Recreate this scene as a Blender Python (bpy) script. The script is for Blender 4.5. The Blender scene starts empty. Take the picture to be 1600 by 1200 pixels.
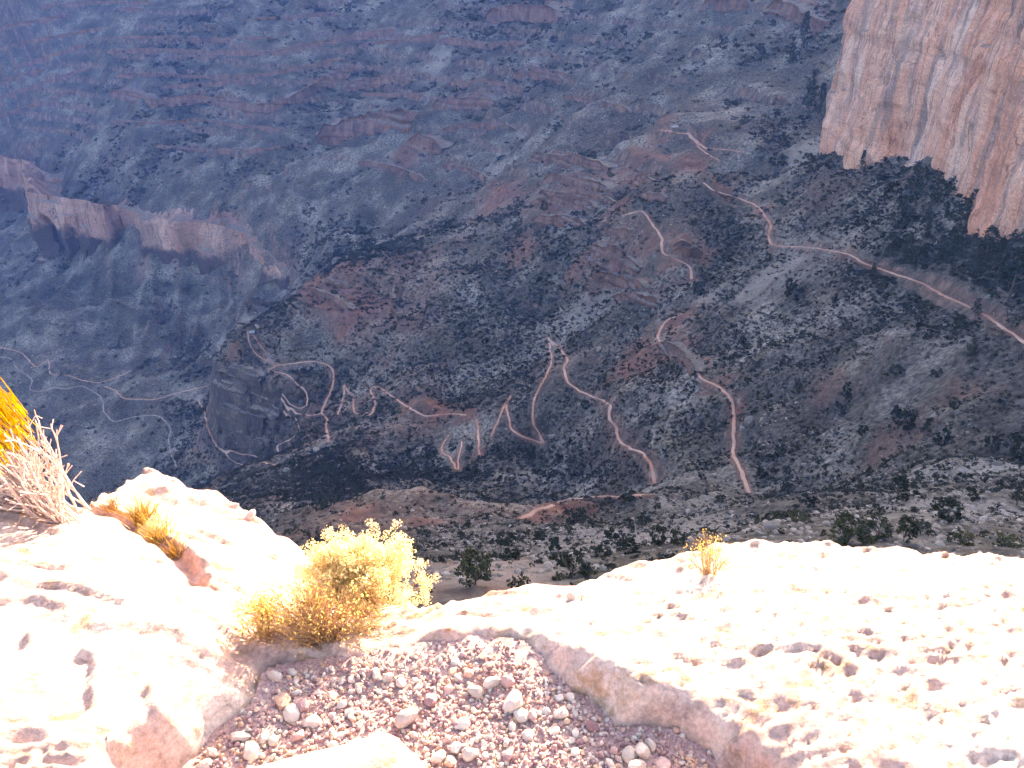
import bpy, bmesh, math, random
import numpy as np
from mathutils import Vector

random.seed(7); rng = np.random.default_rng(7)
R = math.radians
scene = bpy.context.scene
COL = scene.collection

# ------------------------------------------------------------------ camera
PITCH = R(28); FPX = 1256.0                       # focal length in pixels of a 1600 px wide frame
cam_d = bpy.data.cameras.new("camera"); cam_d.sensor_width = 36.0; cam_d.lens = 36.0 * FPX / 1600.0
cam_d.clip_start = 0.05; cam_d.clip_end = 20000
cam = bpy.data.objects.new("camera", cam_d); COL.objects.link(cam)
cam.location = (0, 0, 0); cam.rotation_euler = (R(90) - PITCH, 0, 0)
scene.camera = cam

# ------------------------------------------------------------------ sky, sun, exposure
SUN_EL, SUN_AZ = R(20), R(22)                     # ahead of the viewer, a little to the right, just over the far rim
world = bpy.data.worlds.new("World"); scene.world = world; world.use_nodes = True
wn = world.node_tree.nodes; wl = world.node_tree.links
bg = wn["Background"]; sky = wn.new("ShaderNodeTexSky"); sky.sky_type = 'NISHITA'; sky.sun_disc = False
sky.sun_elevation = SUN_EL; sky.sun_rotation = SUN_AZ; sky.altitude = 1800; sky.air_density = 0.55; sky.dust_density = 8.0; sky.ozone_density = 0.0
wl.new(sky.outputs[0], bg.inputs[0]); bg.inputs[1].default_value = 0.12
sun_d = bpy.data.lights.new("sun", 'SUN'); sun_d.energy = 4.0; sun_d.angle = R(0.53); sun_d.color = (1.0, 0.94, 0.86)
sun = bpy.data.objects.new("sun", sun_d); COL.objects.link(sun)
sdir = Vector((math.sin(SUN_AZ) * math.cos(SUN_EL), math.cos(SUN_AZ) * math.cos(SUN_EL), math.sin(SUN_EL)))
sun.rotation_euler = sdir.to_track_quat('Z', 'Y').to_euler(); sun.location = (300, 300, 1200)
vs = scene.view_settings; vs.view_transform = 'Standard'; vs.look = 'None'; vs.exposure = 3.4; vs.gamma = 1.0
vs.use_curve_mapping = False
vs.use_white_balance = True; vs.white_balance_temperature = 9300; vs.white_balance_tint = 10   # the camera was balanced for open shade
scene.render.engine = 'CYCLES'
cy = scene.cycles; cy.use_denoising = True; cy.max_bounces = 4; cy.diffuse_bounces = 2; cy.volume_bounces = 1
cy.transparent_max_bounces = 4; cy.use_adaptive_sampling = True; cy.adaptive_threshold = 0.03
cy.volume_step_rate = 1.0; cy.volume_max_steps = 64

# ------------------------------------------------------------------ helpers
def ray(u, v):
    a = (u - 800) / FPX; b = (600 - v) / FPX; c, s = math.cos(PITCH), math.sin(PITCH)
    return np.array([a, c + b * s, -s + b * c])
def at(u, v, Y):
    d = ray(u, v); return d * (Y / d[1])
def pix(p):
    p = np.asarray(p, float); c, s = math.cos(PITCH), math.sin(PITCH)
    f = p[..., 1] * c - p[..., 2] * s; up = p[..., 1] * s + p[..., 2] * c
    return 800 + FPX * p[..., 0] / f, 600 - FPX * up / f

def _h(ix, iy, iz, seed):
    n = (ix.astype(np.int64) * 374761393 + iy.astype(np.int64) * 668265263 + iz.astype(np.int64) * 2147483647 + seed * 1274126177) & 0xFFFFFFFF
    n = ((n ^ (n >> 13)) * 1274126177) & 0xFFFFFFFF
    n = ((n ^ (n >> 16)) * 2246822519) & 0xFFFFFFFF
    return ((n ^ (n >> 15)) & 0xFFFFFF) / float(0xFFFFFF) * 2 - 1
def vnoise(x, y, seed=0):
    x = np.asarray(x, float); y = np.asarray(y, float)
    ix = np.floor(x); iy = np.floor(y); fx = x - ix; fy = y - iy
    ix = ix.astype(np.int64); iy = iy.astype(np.int64); z = np.zeros_like(ix)
    fx = fx * fx * fx * (fx * (fx * 6 - 15) + 10); fy = fy * fy * fy * (fy * (fy * 6 - 15) + 10)
    a = _h(ix, iy, z, seed); b = _h(ix + 1, iy, z, seed); c = _h(ix, iy + 1, z, seed); d = _h(ix + 1, iy + 1, z, seed)
    return (a * (1 - fx) + b * fx) * (1 - fy) + (c * (1 - fx) + d * fx) * fy
def fbm(x, y, oct=4, seed=0, gain=0.5):
    t = 0; amp = 1.0; tot = 0; c, s = 0.8, 0.6
    for i in range(oct):
        t = t + amp * vnoise(x, y, seed + i * 17); tot += amp; amp *= gain
        x, y = (c * x - s * y) * 2.03 + 13.7, (s * x + c * y) * 2.03 - 7.1
    return t / tot
def ridged(x, y, oct=4, seed=0, gain=0.5):
    t = 0; amp = 1.0; tot = 0; c, s = 0.8, 0.6
    for i in range(oct):
        t = t + amp * (1 - 2 * np.abs(vnoise(x, y, seed + i * 31))); tot += amp; amp *= gain
        x, y = (c * x - s * y) * 2.03 + 5.7, (s * x + c * y) * 2.03 + 3.1
    return t / tot
def sstep(e0, e1, x):
    t = np.clip((x - e0) / (e1 - e0), 0, 1); return t * t * (3 - 2 * t)
def worley(x, y, seed=0):
    ix = np.floor(x).astype(np.int64); iy = np.floor(y).astype(np.int64); best = np.full(np.shape(x), 9.0); who = np.zeros(np.shape(x))
    z = np.zeros_like(ix)
    for dx in (-1, 0, 1):
        for dy in (-1, 0, 1):
            jx = ix + dx; jy = iy + dy
            px = jx + 0.5 + 0.45 * _h(jx, jy, z, seed); py = jy + 0.5 + 0.45 * _h(jx, jy, z, seed + 5)
            d = np.hypot(x - px, y - py); r = _h(jx, jy, z, seed + 9)
            m = d < best; best = np.where(m, d, best); who = np.where(m, r, who)
    return best, who
class RBF:
    def __init__(s, pts, c, lam=1e-6):
        p = np.asarray(pts, float); s.p = p[:, :2]; s.c = c; n = len(p)
        d = np.sqrt(((s.p[:, None] - s.p[None]) ** 2).sum(-1) + c * c)
        A = np.zeros((n + 3, n + 3)); A[:n, :n] = -d + lam * np.eye(n)
        P = np.c_[np.ones(n), s.p]; A[:n, n:] = P; A[n:, :n] = P.T
        s.w = np.linalg.lstsq(A, np.r_[p[:, 2], 0, 0, 0], rcond=None)[0]
    def __call__(s, x, y):
        shp = np.shape(x); x = np.ravel(x); y = np.ravel(y); out = np.empty(len(x)); n = len(s.p)
        for i in range(0, len(x), 40000):
            X = x[i:i + 40000]; Y = y[i:i + 40000]
            d = np.sqrt((X[:, None] - s.p[:, 0]) ** 2 + (Y[:, None] - s.p[:, 1]) ** 2 + s.c ** 2)
            out[i:i + 40000] = -d @ s.w[:n] + s.w[n] + s.w[n + 1] * X + s.w[n + 2] * Y
        return out.reshape(shp)

def mesh_from(name, verts, faces, mat=None, smooth=True, attrs=None):
    verts = np.asarray(verts, np.float32); faces = np.asarray(faces, np.int32)
    me = bpy.data.meshes.new(name); k = faces.shape[1]
    me.vertices.add(len(verts)); me.vertices.foreach_set("co", verts.ravel())
    me.loops.add(faces.size); me.loops.foreach_set("vertex_index", faces.ravel())
    me.polygons.add(len(faces)); me.polygons.foreach_set("loop_start", np.arange(0, faces.size, k, dtype=np.int32))
    me.polygons.foreach_set("use_smooth", np.full(len(faces), smooth))
    me.update(calc_edges=True)
    for an, av in (attrs or {}).items():
        a = me.attributes.new(an, 'FLOAT', 'POINT'); a.data.foreach_set("value", np.asarray(av, np.float32).ravel())
    if mat: me.materials.append(mat)
    return me
def box_mesh(name, lo, hi):
    x0, y0, z0 = lo; x1, y1, z1 = hi
    v = [(x0, y0, z0), (x1, y0, z0), (x1, y1, z0), (x0, y1, z0), (x0, y0, z1), (x1, y0, z1), (x1, y1, z1), (x0, y1, z1)]
    f = [(3, 2, 1, 0), (4, 5, 6, 7), (0, 1, 5, 4), (1, 2, 6, 5), (2, 3, 7, 6), (3, 0, 4, 7)]
    return mesh_from(name, v, f, None, False)
def link(name, me, parent=None, loc=None):
    o = bpy.data.objects.new(name, me); COL.objects.link(o)
    if parent is not None: o.parent = parent
    if loc is not None: o.location = loc
    return o
def tag(o, label=None, cat=None, group=None, kind=None):
    if label: o["label"] = label
    if cat: o["category"] = cat
    if group: o["group"] = group
    if kind: o["kind"] = kind
    return o
def grid_faces(nr, nc):
    i = np.arange(nr - 1)[:, None] * nc + np.arange(nc - 1)[None]
    return np.stack([i, i + 1, i + nc + 1, i + nc], -1).reshape(-1, 4)

# ------------------------------------------------------------------ materials
class NT:
    def __init__(s, name, rough=0.95):
        s.m = bpy.data.materials.new(name); s.m.use_nodes = True; s.n = s.m.node_tree.nodes; s.l = s.m.node_tree.links
        s.b = s.n["Principled BSDF"]; s.b.inputs["Roughness"].default_value = rough
        s.b.inputs["Specular IOR Level"].default_value = 0.15
        s.geo = s.n.new("ShaderNodeNewGeometry"); s.P = s.geo.outputs["Position"]
    def mapped(s, scale):
        m = s.n.new("ShaderNodeMapping"); m.inputs["Scale"].default_value = scale; s.l.new(s.P, m.inputs["Vector"]); return m.outputs[0]
    def noise(s, scale, detail=5, rough=0.55, vec=None, dist=0.0):
        t = s.n.new("ShaderNodeTexNoise"); t.inputs["Scale"].default_value = scale; t.inputs["Detail"].default_value = detail
        t.inputs["Roughness"].default_value = rough; t.inputs["Distortion"].default_value = dist
        s.l.new(vec if vec is not None else s.P, t.inputs["Vector"]); return t.outputs["Fac"]
    def voro(s, scale, vec=None, out="Distance", rnd=1.0):
        t = s.n.new("ShaderNodeTexVoronoi"); t.inputs["Scale"].default_value = scale; t.inputs["Randomness"].default_value = rnd
        s.l.new(vec if vec is not None else s.P, t.inputs["Vector"]); return t.outputs[out]
    def ramp(s, fac, stops):
        r = s.n.new("ShaderNodeValToRGB"); e = r.color_ramp.elements
        while len(e) < len(stops): e.new(0.5)
        for el, (p, c) in zip(e, stops):
            el.position = p; el.color = (c, c, c, 1) if not isinstance(c, tuple) else (*c, 1)
        s.l.new(fac, r.inputs[0]); return r.outputs[0]
    def attr(s, name):
        a = s.n.new("ShaderNodeAttribute"); a.attribute_name = name; return a.outputs["Fac"]
    def mix(s, fac, a, b, mode='MIX'):
        m = s.n.new("ShaderNodeMix"); m.data_type = 'RGBA'; m.blend_type = mode
        for sock, val in ((m.inputs[0], fac), (m.inputs[6], a), (m.inputs[7], b)):
            if isinstance(val, (int, float)): sock.default_value = val
            elif isinstance(val, tuple): sock.default_value = (*val, 1)
            else: s.l.new(val, sock)
        return m.outputs[2]
    def math(s, op, a, b=0.0, clamp=False):
        m = s.n.new("ShaderNodeMath"); m.operation = op; m.use_clamp = clamp
        for sock, val in ((m.inputs[0], a), (m.inputs[1], b)):
            if isinstance(val, (int, float)): sock.default_value = val
            else: s.l.new(val, sock)
        return m.outputs[0]
    def sep(s, vec):
        m = s.n.new("ShaderNodeSeparateXYZ"); s.l.new(vec, m.inputs[0]); return m.outputs
    def color(s, c):
        if isinstance(c, tuple): s.b.inputs["Base Color"].default_value = (*c, 1)
        else: s.l.new(c, s.b.inputs["Base Color"])
    def bump(s, h, strength=0.5, dist=0.1):
        b = s.n.new("ShaderNodeBump"); b.inputs["Strength"].default_value = strength; b.inputs["Distance"].default_value = dist
        s.l.new(h, b.inputs["Height"]); s.l.new(b.outputs[0], s.b.inputs["Normal"])
    def rand(s):
        o = s.n.new("ShaderNodeObjectInfo"); return o.outputs["Random"]

def mat_terrain():
    t = NT("canyon_soil")
    soil = t.ramp(t.noise(0.02, 8, 0.62), [(0.3, (0.048, 0.044, 0.038)), (0.5, (0.105, 0.096, 0.084)), (0.66, (0.26, 0.24, 0.215))])
    fine = t.ramp(t.noise(0.45, 6, 0.7), [(0.36, (0.28, 0.28, 0.28)), (0.50, (0.85, 0.85, 0.85)), (0.68, (1.7, 1.68, 1.66))])
    c = t.mix(1.0, soil, fine, 'MULTIPLY')
    redc = t.ramp(t.noise(0.12, 6, 0.65), [(0.3, (0.13, 0.060, 0.046)), (0.6, (0.23, 0.110, 0.082)), (0.75, (0.33, 0.18, 0.14))])
    c = t.mix(t.attr("red"), c, redc)
    # dark low scrub too small to pick out
    v = t.voro(0.22, out="Distance"); gate = t.noise(0.03, 3)
    spot = t.math('MULTIPLY', t.ramp(v, [(0.22, 1.0), (0.42, 0.0)]), t.ramp(gate, [(0.40, 0.0), (0.55, 1.0)]))
    spot = t.math('MULTIPLY', spot, t.attr("scrub"))
    c = t.mix(t.math('MULTIPLY', spot, 0.8), c, (0.040, 0.046, 0.034))
    # pale scattered stones
    v2 = t.voro(0.33); g2 = t.noise(0.05, 4)
    st = t.math('MULTIPLY', t.ramp(v2, [(0.10, 1.0), (0.16, 0.0)]), t.ramp(g2, [(0.5, 0.0), (0.62, 1.0)]))
    c = t.mix(t.math('MULTIPLY', st, 0.8), c, (0.30, 0.28, 0.26))
    c = t.mix(t.attr("pale"), c, t.ramp(t.noise(0.5, 6, 0.7), [(0.3, (0.20, 0.175, 0.16)), (0.65, (0.36, 0.33, 0.305))]))
    steep = t.sep(t.geo.outputs["True Normal"])[2]
    rock = t.ramp(t.noise(1.0, 6, 0.6, t.mapped((0.16, 0.16, 0.05)), 0.5), [(0.3, (0.055, 0.043, 0.039)), (0.5, (0.14, 0.095, 0.080)), (0.7, (0.28, 0.19, 0.16))])
    c = t.mix(t.ramp(steep, [(0.42, 1.0), (0.60, 0.0)]), c, rock)
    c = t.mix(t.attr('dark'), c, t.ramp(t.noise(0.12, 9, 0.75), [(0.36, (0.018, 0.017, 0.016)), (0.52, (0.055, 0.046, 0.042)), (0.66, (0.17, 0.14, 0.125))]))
    t.color(c); t.bump(t.noise(0.6, 8, 0.7), 0.8, 1.2); return t.m
def mat_cliff(name, cols, grey, streak=0.5, scale=1.0, low=None):
    t = NT(name, 0.9)
    a = t.noise(1.0, 8, 0.62, t.mapped((0.022 * scale, 0.022 * scale, 0.009 * scale)), 0.6)
    c = t.ramp(a, list(zip((0.28, 0.42, 0.56, 0.72), cols)))
    s1 = t.noise(1.0, 7, 0.65, t.mapped((0.10 * scale, 0.10 * scale, 0.011 * scale)), 0.4)
    c = t.mix(t.math('MULTIPLY', t.ramp(s1, [(0.50, 0.0), (0.60, 1.0)]), streak), c, grey)
    s2 = t.noise(1.0, 6, 0.6, t.mapped((0.035 * scale, 0.035 * scale, 0.006 * scale)), 0.8)
    c = t.mix(t.math('MULTIPLY', t.ramp(s2, [(0.54, 0.0), (0.60, 1.0)]), min(0.8, streak * 1.1)), c, tuple(x * 0.95 for x in grey))
    st = t.noise(1.0, 4, 0.6, t.mapped((0.006, 0.006, 0.30 * scale)))
    c = t.mix(0.22, c, t.ramp(st, [(0.35, (0.45, 0.42, 0.42)), (0.6, (1.0, 1.0, 1.0))]), 'MULTIPLY')
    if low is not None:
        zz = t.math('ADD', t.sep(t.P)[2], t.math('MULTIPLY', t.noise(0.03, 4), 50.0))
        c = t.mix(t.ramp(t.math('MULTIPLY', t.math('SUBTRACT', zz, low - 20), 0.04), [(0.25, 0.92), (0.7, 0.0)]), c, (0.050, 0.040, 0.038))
    ck = t.ramp(t.noise(1.0, 5, 0.6, t.mapped((0.06 * scale, 0.06 * scale, 0.012 * scale)), 0.8), [(0.478, 0.0), (0.494, 1.0), (0.51, 0.0)])
    ck2 = t.ramp(t.noise(1.0, 5, 0.6, t.mapped((0.010 * scale, 0.010 * scale, 0.10 * scale)), 0.6), [(0.482, 0.0), (0.495, 1.0), (0.508, 0.0)])
    c = t.mix(t.math('MULTIPLY', t.math('MAXIMUM', ck, t.math('MULTIPLY', ck2, 0.45)), 0.75), c, tuple(x * 0.4 for x in cols[0]))
    f = t.ramp(t.noise(0.8 * scale, 6, 0.7), [(0.3, (0.45, 0.43, 0.43)), (0.62, (1.2, 1.2, 1.2))])
    c = t.mix(0.8, c, f, 'MULTIPLY')
    up = t.sep(t.geo.outputs["True Normal"])[2]
    soil = t.ramp(t.noise(0.25, 7, 0.7), [(0.3, (0.10, 0.09, 0.08)), (0.6, (0.24, 0.21, 0.19)), (0.75, (0.33, 0.30, 0.27))])
    c = t.mix(t.ramp(up, [(0.74, 0.0), (0.88, 1.0)]), c, soil)
    t.color(c); t.bump(t.noise(0.5 * scale, 8, 0.7), 0.7, 1.5); return t.m
def mat_simple(name, stops, scale, bumpd=0.0, rough=0.95, detail=5, jitter=0.0):
    t = NT(name, rough); c = t.ramp(t.noise(scale, detail, 0.65), stops)
    if jitter: c = t.mix(1.0, c, t.ramp(t.rand(), [(0.0, 1 - jitter), (1.0, 1 + jitter)]), 'MULTIPLY')
    t.color(c)
    if bumpd: t.bump(t.noise(scale * 1.7, 7, 0.7), 0.6, bumpd)
    return t.m
def mat_leaf(name, dark, light, jitter=0.35, trans=0.0):
    t = NT(name, 0.8)
    o = t.n.new("ShaderNodeObjectInfo")
    c = t.mix(o.outputs["Random"], dark, light)
    g = t.n.new("ShaderNodeNewGeometry")
    c = t.mix(1.0, c, t.ramp(g.outputs["Random Per Island"], [(0.0, 1 - jitter), (1.0, 1 + jitter)]), 'MULTIPLY')
    t.color(c)
    if trans:
        tr = t.n.new("ShaderNodeBsdfTranslucent"); t.l.new(c, tr.inputs[0]); mx = t.n.new("ShaderNodeMixShader"); mx.inputs[0].default_value = trans
        t.l.new(t.b.outputs[0], mx.inputs[1]); t.l.new(tr.outputs[0], mx.inputs[2]); t.l.new(mx.outputs[0], t.n["Material Output"].inputs[0])
    return t.m

M_TERR = mat_terrain()
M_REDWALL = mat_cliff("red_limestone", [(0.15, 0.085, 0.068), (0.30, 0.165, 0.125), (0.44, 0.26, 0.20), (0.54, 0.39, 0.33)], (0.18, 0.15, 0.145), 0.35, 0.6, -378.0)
M_BUTTE = mat_cliff("orange_sandstone", [(0.44, 0.18, 0.115), (0.74, 0.37, 0.25), (0.80, 0.49, 0.37), (0.80, 0.62, 0.53)], (0.25, 0.205, 0.195), 0.55, 1.2)
M_BAND = mat_cliff("red_ledge_rock", [(0.10, 0.065, 0.055), (0.19, 0.105, 0.085), (0.30, 0.16, 0.125), (0.36, 0.25, 0.20)], (0.16, 0.14, 0.135), 0.45, 4.0)
M_DARKCLIFF = mat_cliff("dark_cliff_rock", [(0.035, 0.03, 0.028), (0.075, 0.06, 0.055), (0.12, 0.095, 0.085), (0.22, 0.18, 0.16)], (0.10, 0.095, 0.09), 0.5, 1.6)
M_TRAIL = mat_simple("trail_dust", [(0.32, (0.26, 0.13, 0.10)), (0.48, (0.40, 0.24, 0.19)), (0.68, (0.50, 0.37, 0.31))], 0.045, 0.05, detail=9)
M_CREEK = mat_simple("creek_gravel", [(0.3, (0.14, 0.125, 0.115)), (0.7, (0.36, 0.33, 0.31))], 0.12, 0.05, detail=8)
M_BOULDER = mat_simple("pale_boulder", [(0.3, (0.15, 0.135, 0.125)), (0.7, (0.30, 0.28, 0.265))], 0.9, 0.2, jitter=0.3)
M_RUBBLE = mat_simple("talus_stone", [(0.3, (0.15, 0.125, 0.11)), (0.7, (0.33, 0.29, 0.265))], 0.9, 0.1, jitter=0.4)
M_SCRUB = mat_leaf("scrub_leaves", (0.008, 0.010, 0.007), (0.055, 0.056, 0.040), 0.5)
M_JUNIPER = mat_leaf("juniper_leaves", (0.016, 0.022, 0.013), (0.040, 0.045, 0.025), 0.45)
M_NEARTREE = mat_leaf("olive_leaves", (0.040, 0.044, 0.020), (0.066, 0.068, 0.031), 0.5)
M_BARK = mat_simple("bark", [(0.3, (0.07, 0.055, 0.045)), (0.7, (0.15, 0.12, 0.10))], 3.0)

# ------------------------------------------------------------------ canyon terrain
CTRL = []
def cp(*a):
    for (u, v, Y) in a: CTRL.append(at(u, v, Y))
# under and just below the ledge (hidden by it)
for x in (-60, -30, 0, 30, 60):
    for y, z in ((8, -13), (20, -25), (38, -41)):
        CTRL.append((x * y / 38, y, z - (abs(min(x, 0)) * 0.12 if y > 10 else 0)))
# near spur and the shelf with trees
cp((640, 915, 58), (740, 900, 60), (750, 866, 72), (690, 880, 66), (820, 905, 62), (860, 915, 60), (560, 860, 150), (560, 900, 70), (470, 880, 120), (400, 850, 190),
   (950, 880, 100), (900, 890, 95), (985, 858, 122), (1060, 850, 115), (980, 825, 185), (1000, 795, 262), (1080, 800, 235), (1120, 830, 140), (900, 840, 165), (880, 860, 125),
   (800, 850, 130), (700, 835, 165), (780, 815, 230), (650, 810, 230), (600, 790, 285), (500, 800, 300), (400, 790, 350), (450, 830, 240), (350, 770, 440), (300, 790, 380),
   (480, 740, 400), (520, 705, 470), (560, 735, 440), (455, 720, 480), (440, 760, 400),
   (1200, 835, 70), (1210, 812, 82), (1300, 835, 68), (1300, 803, 86), (1400, 845, 66), (1400, 818, 84), (1500, 850, 64), (1500, 830, 82), (1590, 855, 62), (1590, 838, 78),
   (1230, 795, 215), (1300, 785, 190), (1400, 780, 165), (1500, 800, 125), (1590, 810, 112), (1590, 740, 158), (1500, 730, 182), (1400, 740, 205), (1300, 750, 240))
# right hand hillside: one long slope falling to the left
def slope_y(u, v):
    d = ray(u, v); return 210.1 / (-d[2] / d[1] - 0.185 + 0.78 * d[0] / d[1])
for (u, v) in ((1590, 530), (1525, 485), (1470, 460), (1400, 430), (1350, 412), (1290, 390), (1205, 384), (1195, 335), (1150, 308), (1590, 640), (1500, 650), (1550, 580), (1450, 600), (1400, 670), (1300, 700), (1300, 600), (1300, 500), (1220, 740), (1220, 650),
               (1220, 560), (1400, 500), (1200, 480), (1120, 540), (1200, 430), (1500, 400), (1590, 440), (1450, 350), (1400, 320), (1350, 330), (1300, 300), (1250, 340), (1250, 260), (1146, 640), (1146, 705), (1178, 785), (1095, 590),
               (1600, 375), (1560, 347), (1500, 292), (1440, 250), (1400, 255), (1345, 270), (1300, 235)):
    CTRL.append(at(u, v, slope_y(u, v)))
for (u, v) in ((1600, 371), (1580, 357), (1560, 342), (1530, 316), (1500, 287), (1470, 264), (1440, 242), (1400, 247), (1345, 262), (1300, 230)):
    p = at(u, v, slope_y(u, v)); CTRL += [(p[0] - 10, p[1], p[2] - 5), (p[0] + 14, p[1], p[2] + 14)]
cp((1097, 285, 650), (1120, 360, 590), (1120, 420, 548))
for (x, y, z) in ((330, 560, -40), (330, 450, -35), (300, 360, -40), (290, 300, -50), (360, 680, -60), (260, 240, -70), (230, 180, -75), (200, 120, -80), (130, 70, -66)): CTRL.append((x, y, z))
# head of the side canyon
cp((1090, 225, 745), (1160, 238, 715), (1030, 203, 840), (1100, 150, 910), (1100, 70, 1030), (1100, 0, 1130), (1250, 130, 860), (1250, 60, 950), (1250, 0, 1030), (1220, 200, 765), (1180, 60, 1000),
   (1000, 330, 655), (1040, 400, 570), (1080, 430, 540), (1000, 400, 600), (940, 350, 672), (930, 420, 620), (960, 470, 592), (1027, 525, 488),
   (1020, 775, 302), (1020, 720, 338), (962, 670, 392), (953, 635, 425), (885, 598, 490), (860, 530, 575), (1020, 640, 385), (1060, 690, 345), (1080, 740, 312), (1020, 580, 432), (950, 560, 510), (940, 500, 565),
   (832, 640, 482), (853, 695, 452), (795, 640, 506), (770, 685, 480), (745, 655, 515), (750, 712, 472), (713, 735, 462), (690, 700, 490), (870, 745, 428), (930, 755, 380), (800, 750, 432), (680, 745, 462), (600, 740, 472), (640, 700, 500), (590, 690, 520),
   (730, 648, 528), (665, 650, 540), (600, 608, 598), (580, 650, 560), (537, 600, 640), (530, 648, 590), (700, 600, 580), (760, 600, 555), (820, 560, 570),
   (510, 690, 545), (505, 645, 600), (522, 580, 672), (470, 566, 700), (415, 578, 700), (465, 610, 668), (460, 570, 700),
   (500, 550, 706), (600, 540, 668), (700, 540, 640), (700, 480, 700), (800, 500, 630), (800, 430, 700), (870, 460, 640), (880, 400, 680), (900, 340, 735), (600, 470, 740), (520, 500, 735), (700, 420, 760),
   (390, 500, 745), (345, 538, 728), (440, 470, 770), (520, 432, 790), (600, 402, 815), (680, 372, 860), (760, 340, 880), (830, 300, 880), (900, 270, 850), (950, 290, 760), (960, 240, 850), (1000, 260, 770))
# behind the ridge: side drainage, then the far slopes
cp((480, 425, 1050), (540, 385, 1030), (600, 350, 1040), (650, 310, 1070), (700, 270, 1090), (760, 250, 1060), (620, 260, 1160), (560, 300, 1150), (520, 340, 1130), (640, 200, 1260), (720, 190, 1230),
   (820, 200, 1080), (900, 200, 970), (960, 150, 1010), (1000, 100, 1090), (900, 110, 1190), (800, 110, 1290), (700, 110, 1400), (600, 110, 1480), (500, 110, 1530), (400, 110, 1560), (300, 110, 1630), (200, 110, 1700), (100, 110, 1790), (0, 110, 1870),
   (1000, 20, 1230), (900, 20, 1340), (800, 20, 1440), (700, 20, 1540), (600, 20, 1620), (500, 20, 1680), (400, 20, 1720), (300, 20, 1780), (200, 20, 1840), (100, 20, 1930), (0, 20, 2000), (-150, 20, 2080),
   (560, 200, 1350), (480, 200, 1390), (400, 200, 1430), (300, 200, 1470), (200, 200, 1510), (140, 190, 1650), (480, 280, 1230), (400, 280, 1290), (300, 280, 1350), (200, 270, 1430), (430, 340, 1180), (330, 320, 1290), (250, 320, 1320),
   (460, 400, 1120), (470, 440, 1060))
# foot of the red cliffs, talus, valley floor
cp((445, 475, 1075), (400, 480, 1110), (330, 478, 1140), (260, 465, 1180), (210, 455, 1215), (150, 460, 1225), (90, 455, 1260), (40, 420, 1400), (0, 345, 1620), (-80, 360, 1640), (55, 330, 1580), (0, 400, 1450), (0, 450, 1290),
   (100, 500, 1140), (0, 500, 1190), (200, 500, 1120), (300, 510, 1080), (360, 505, 1060), (380, 495, 1060), (300, 545, 1020), (250, 560, 1010), (200, 575, 1000), (100, 570, 1030), (0, 545, 1090), (-100, 545, 1120),
   (330, 603, 885), (280, 613, 895), (190, 622, 905), (112, 586, 990), (160, 645, 885), (262, 660, 815), (60, 620, 945), (50, 700, 830), (150, 720, 790), (270, 715, 762), (-100, 700, 860), (318, 640, 830), (332, 690, 705), (370, 706, 668), (405, 716, 642), (440, 730, 610),
   (345, 545, 722), (370, 560, 712), (400, 576, 704), (430, 594, 690), (345, 688, 690), (375, 703, 670), (410, 713, 650), (330, 740, 600), (380, 745, 545), (420, 745, 500), (290, 690, 775))
for (x, y, z) in ((-600, 500, -560), (-350, 400, -440), (-700, 800, -560), (-150, 250, -240), (-220, 300, -310), (-100, 150, -150), (-260, 180, -260), (-60, 90, -98), (-420, 640, -540), (-120, 200, -190)):
    CTRL.append((x, y, z))
topo = RBF(CTRL, 22.0, 4.0)
RIM = 1010.0

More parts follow.
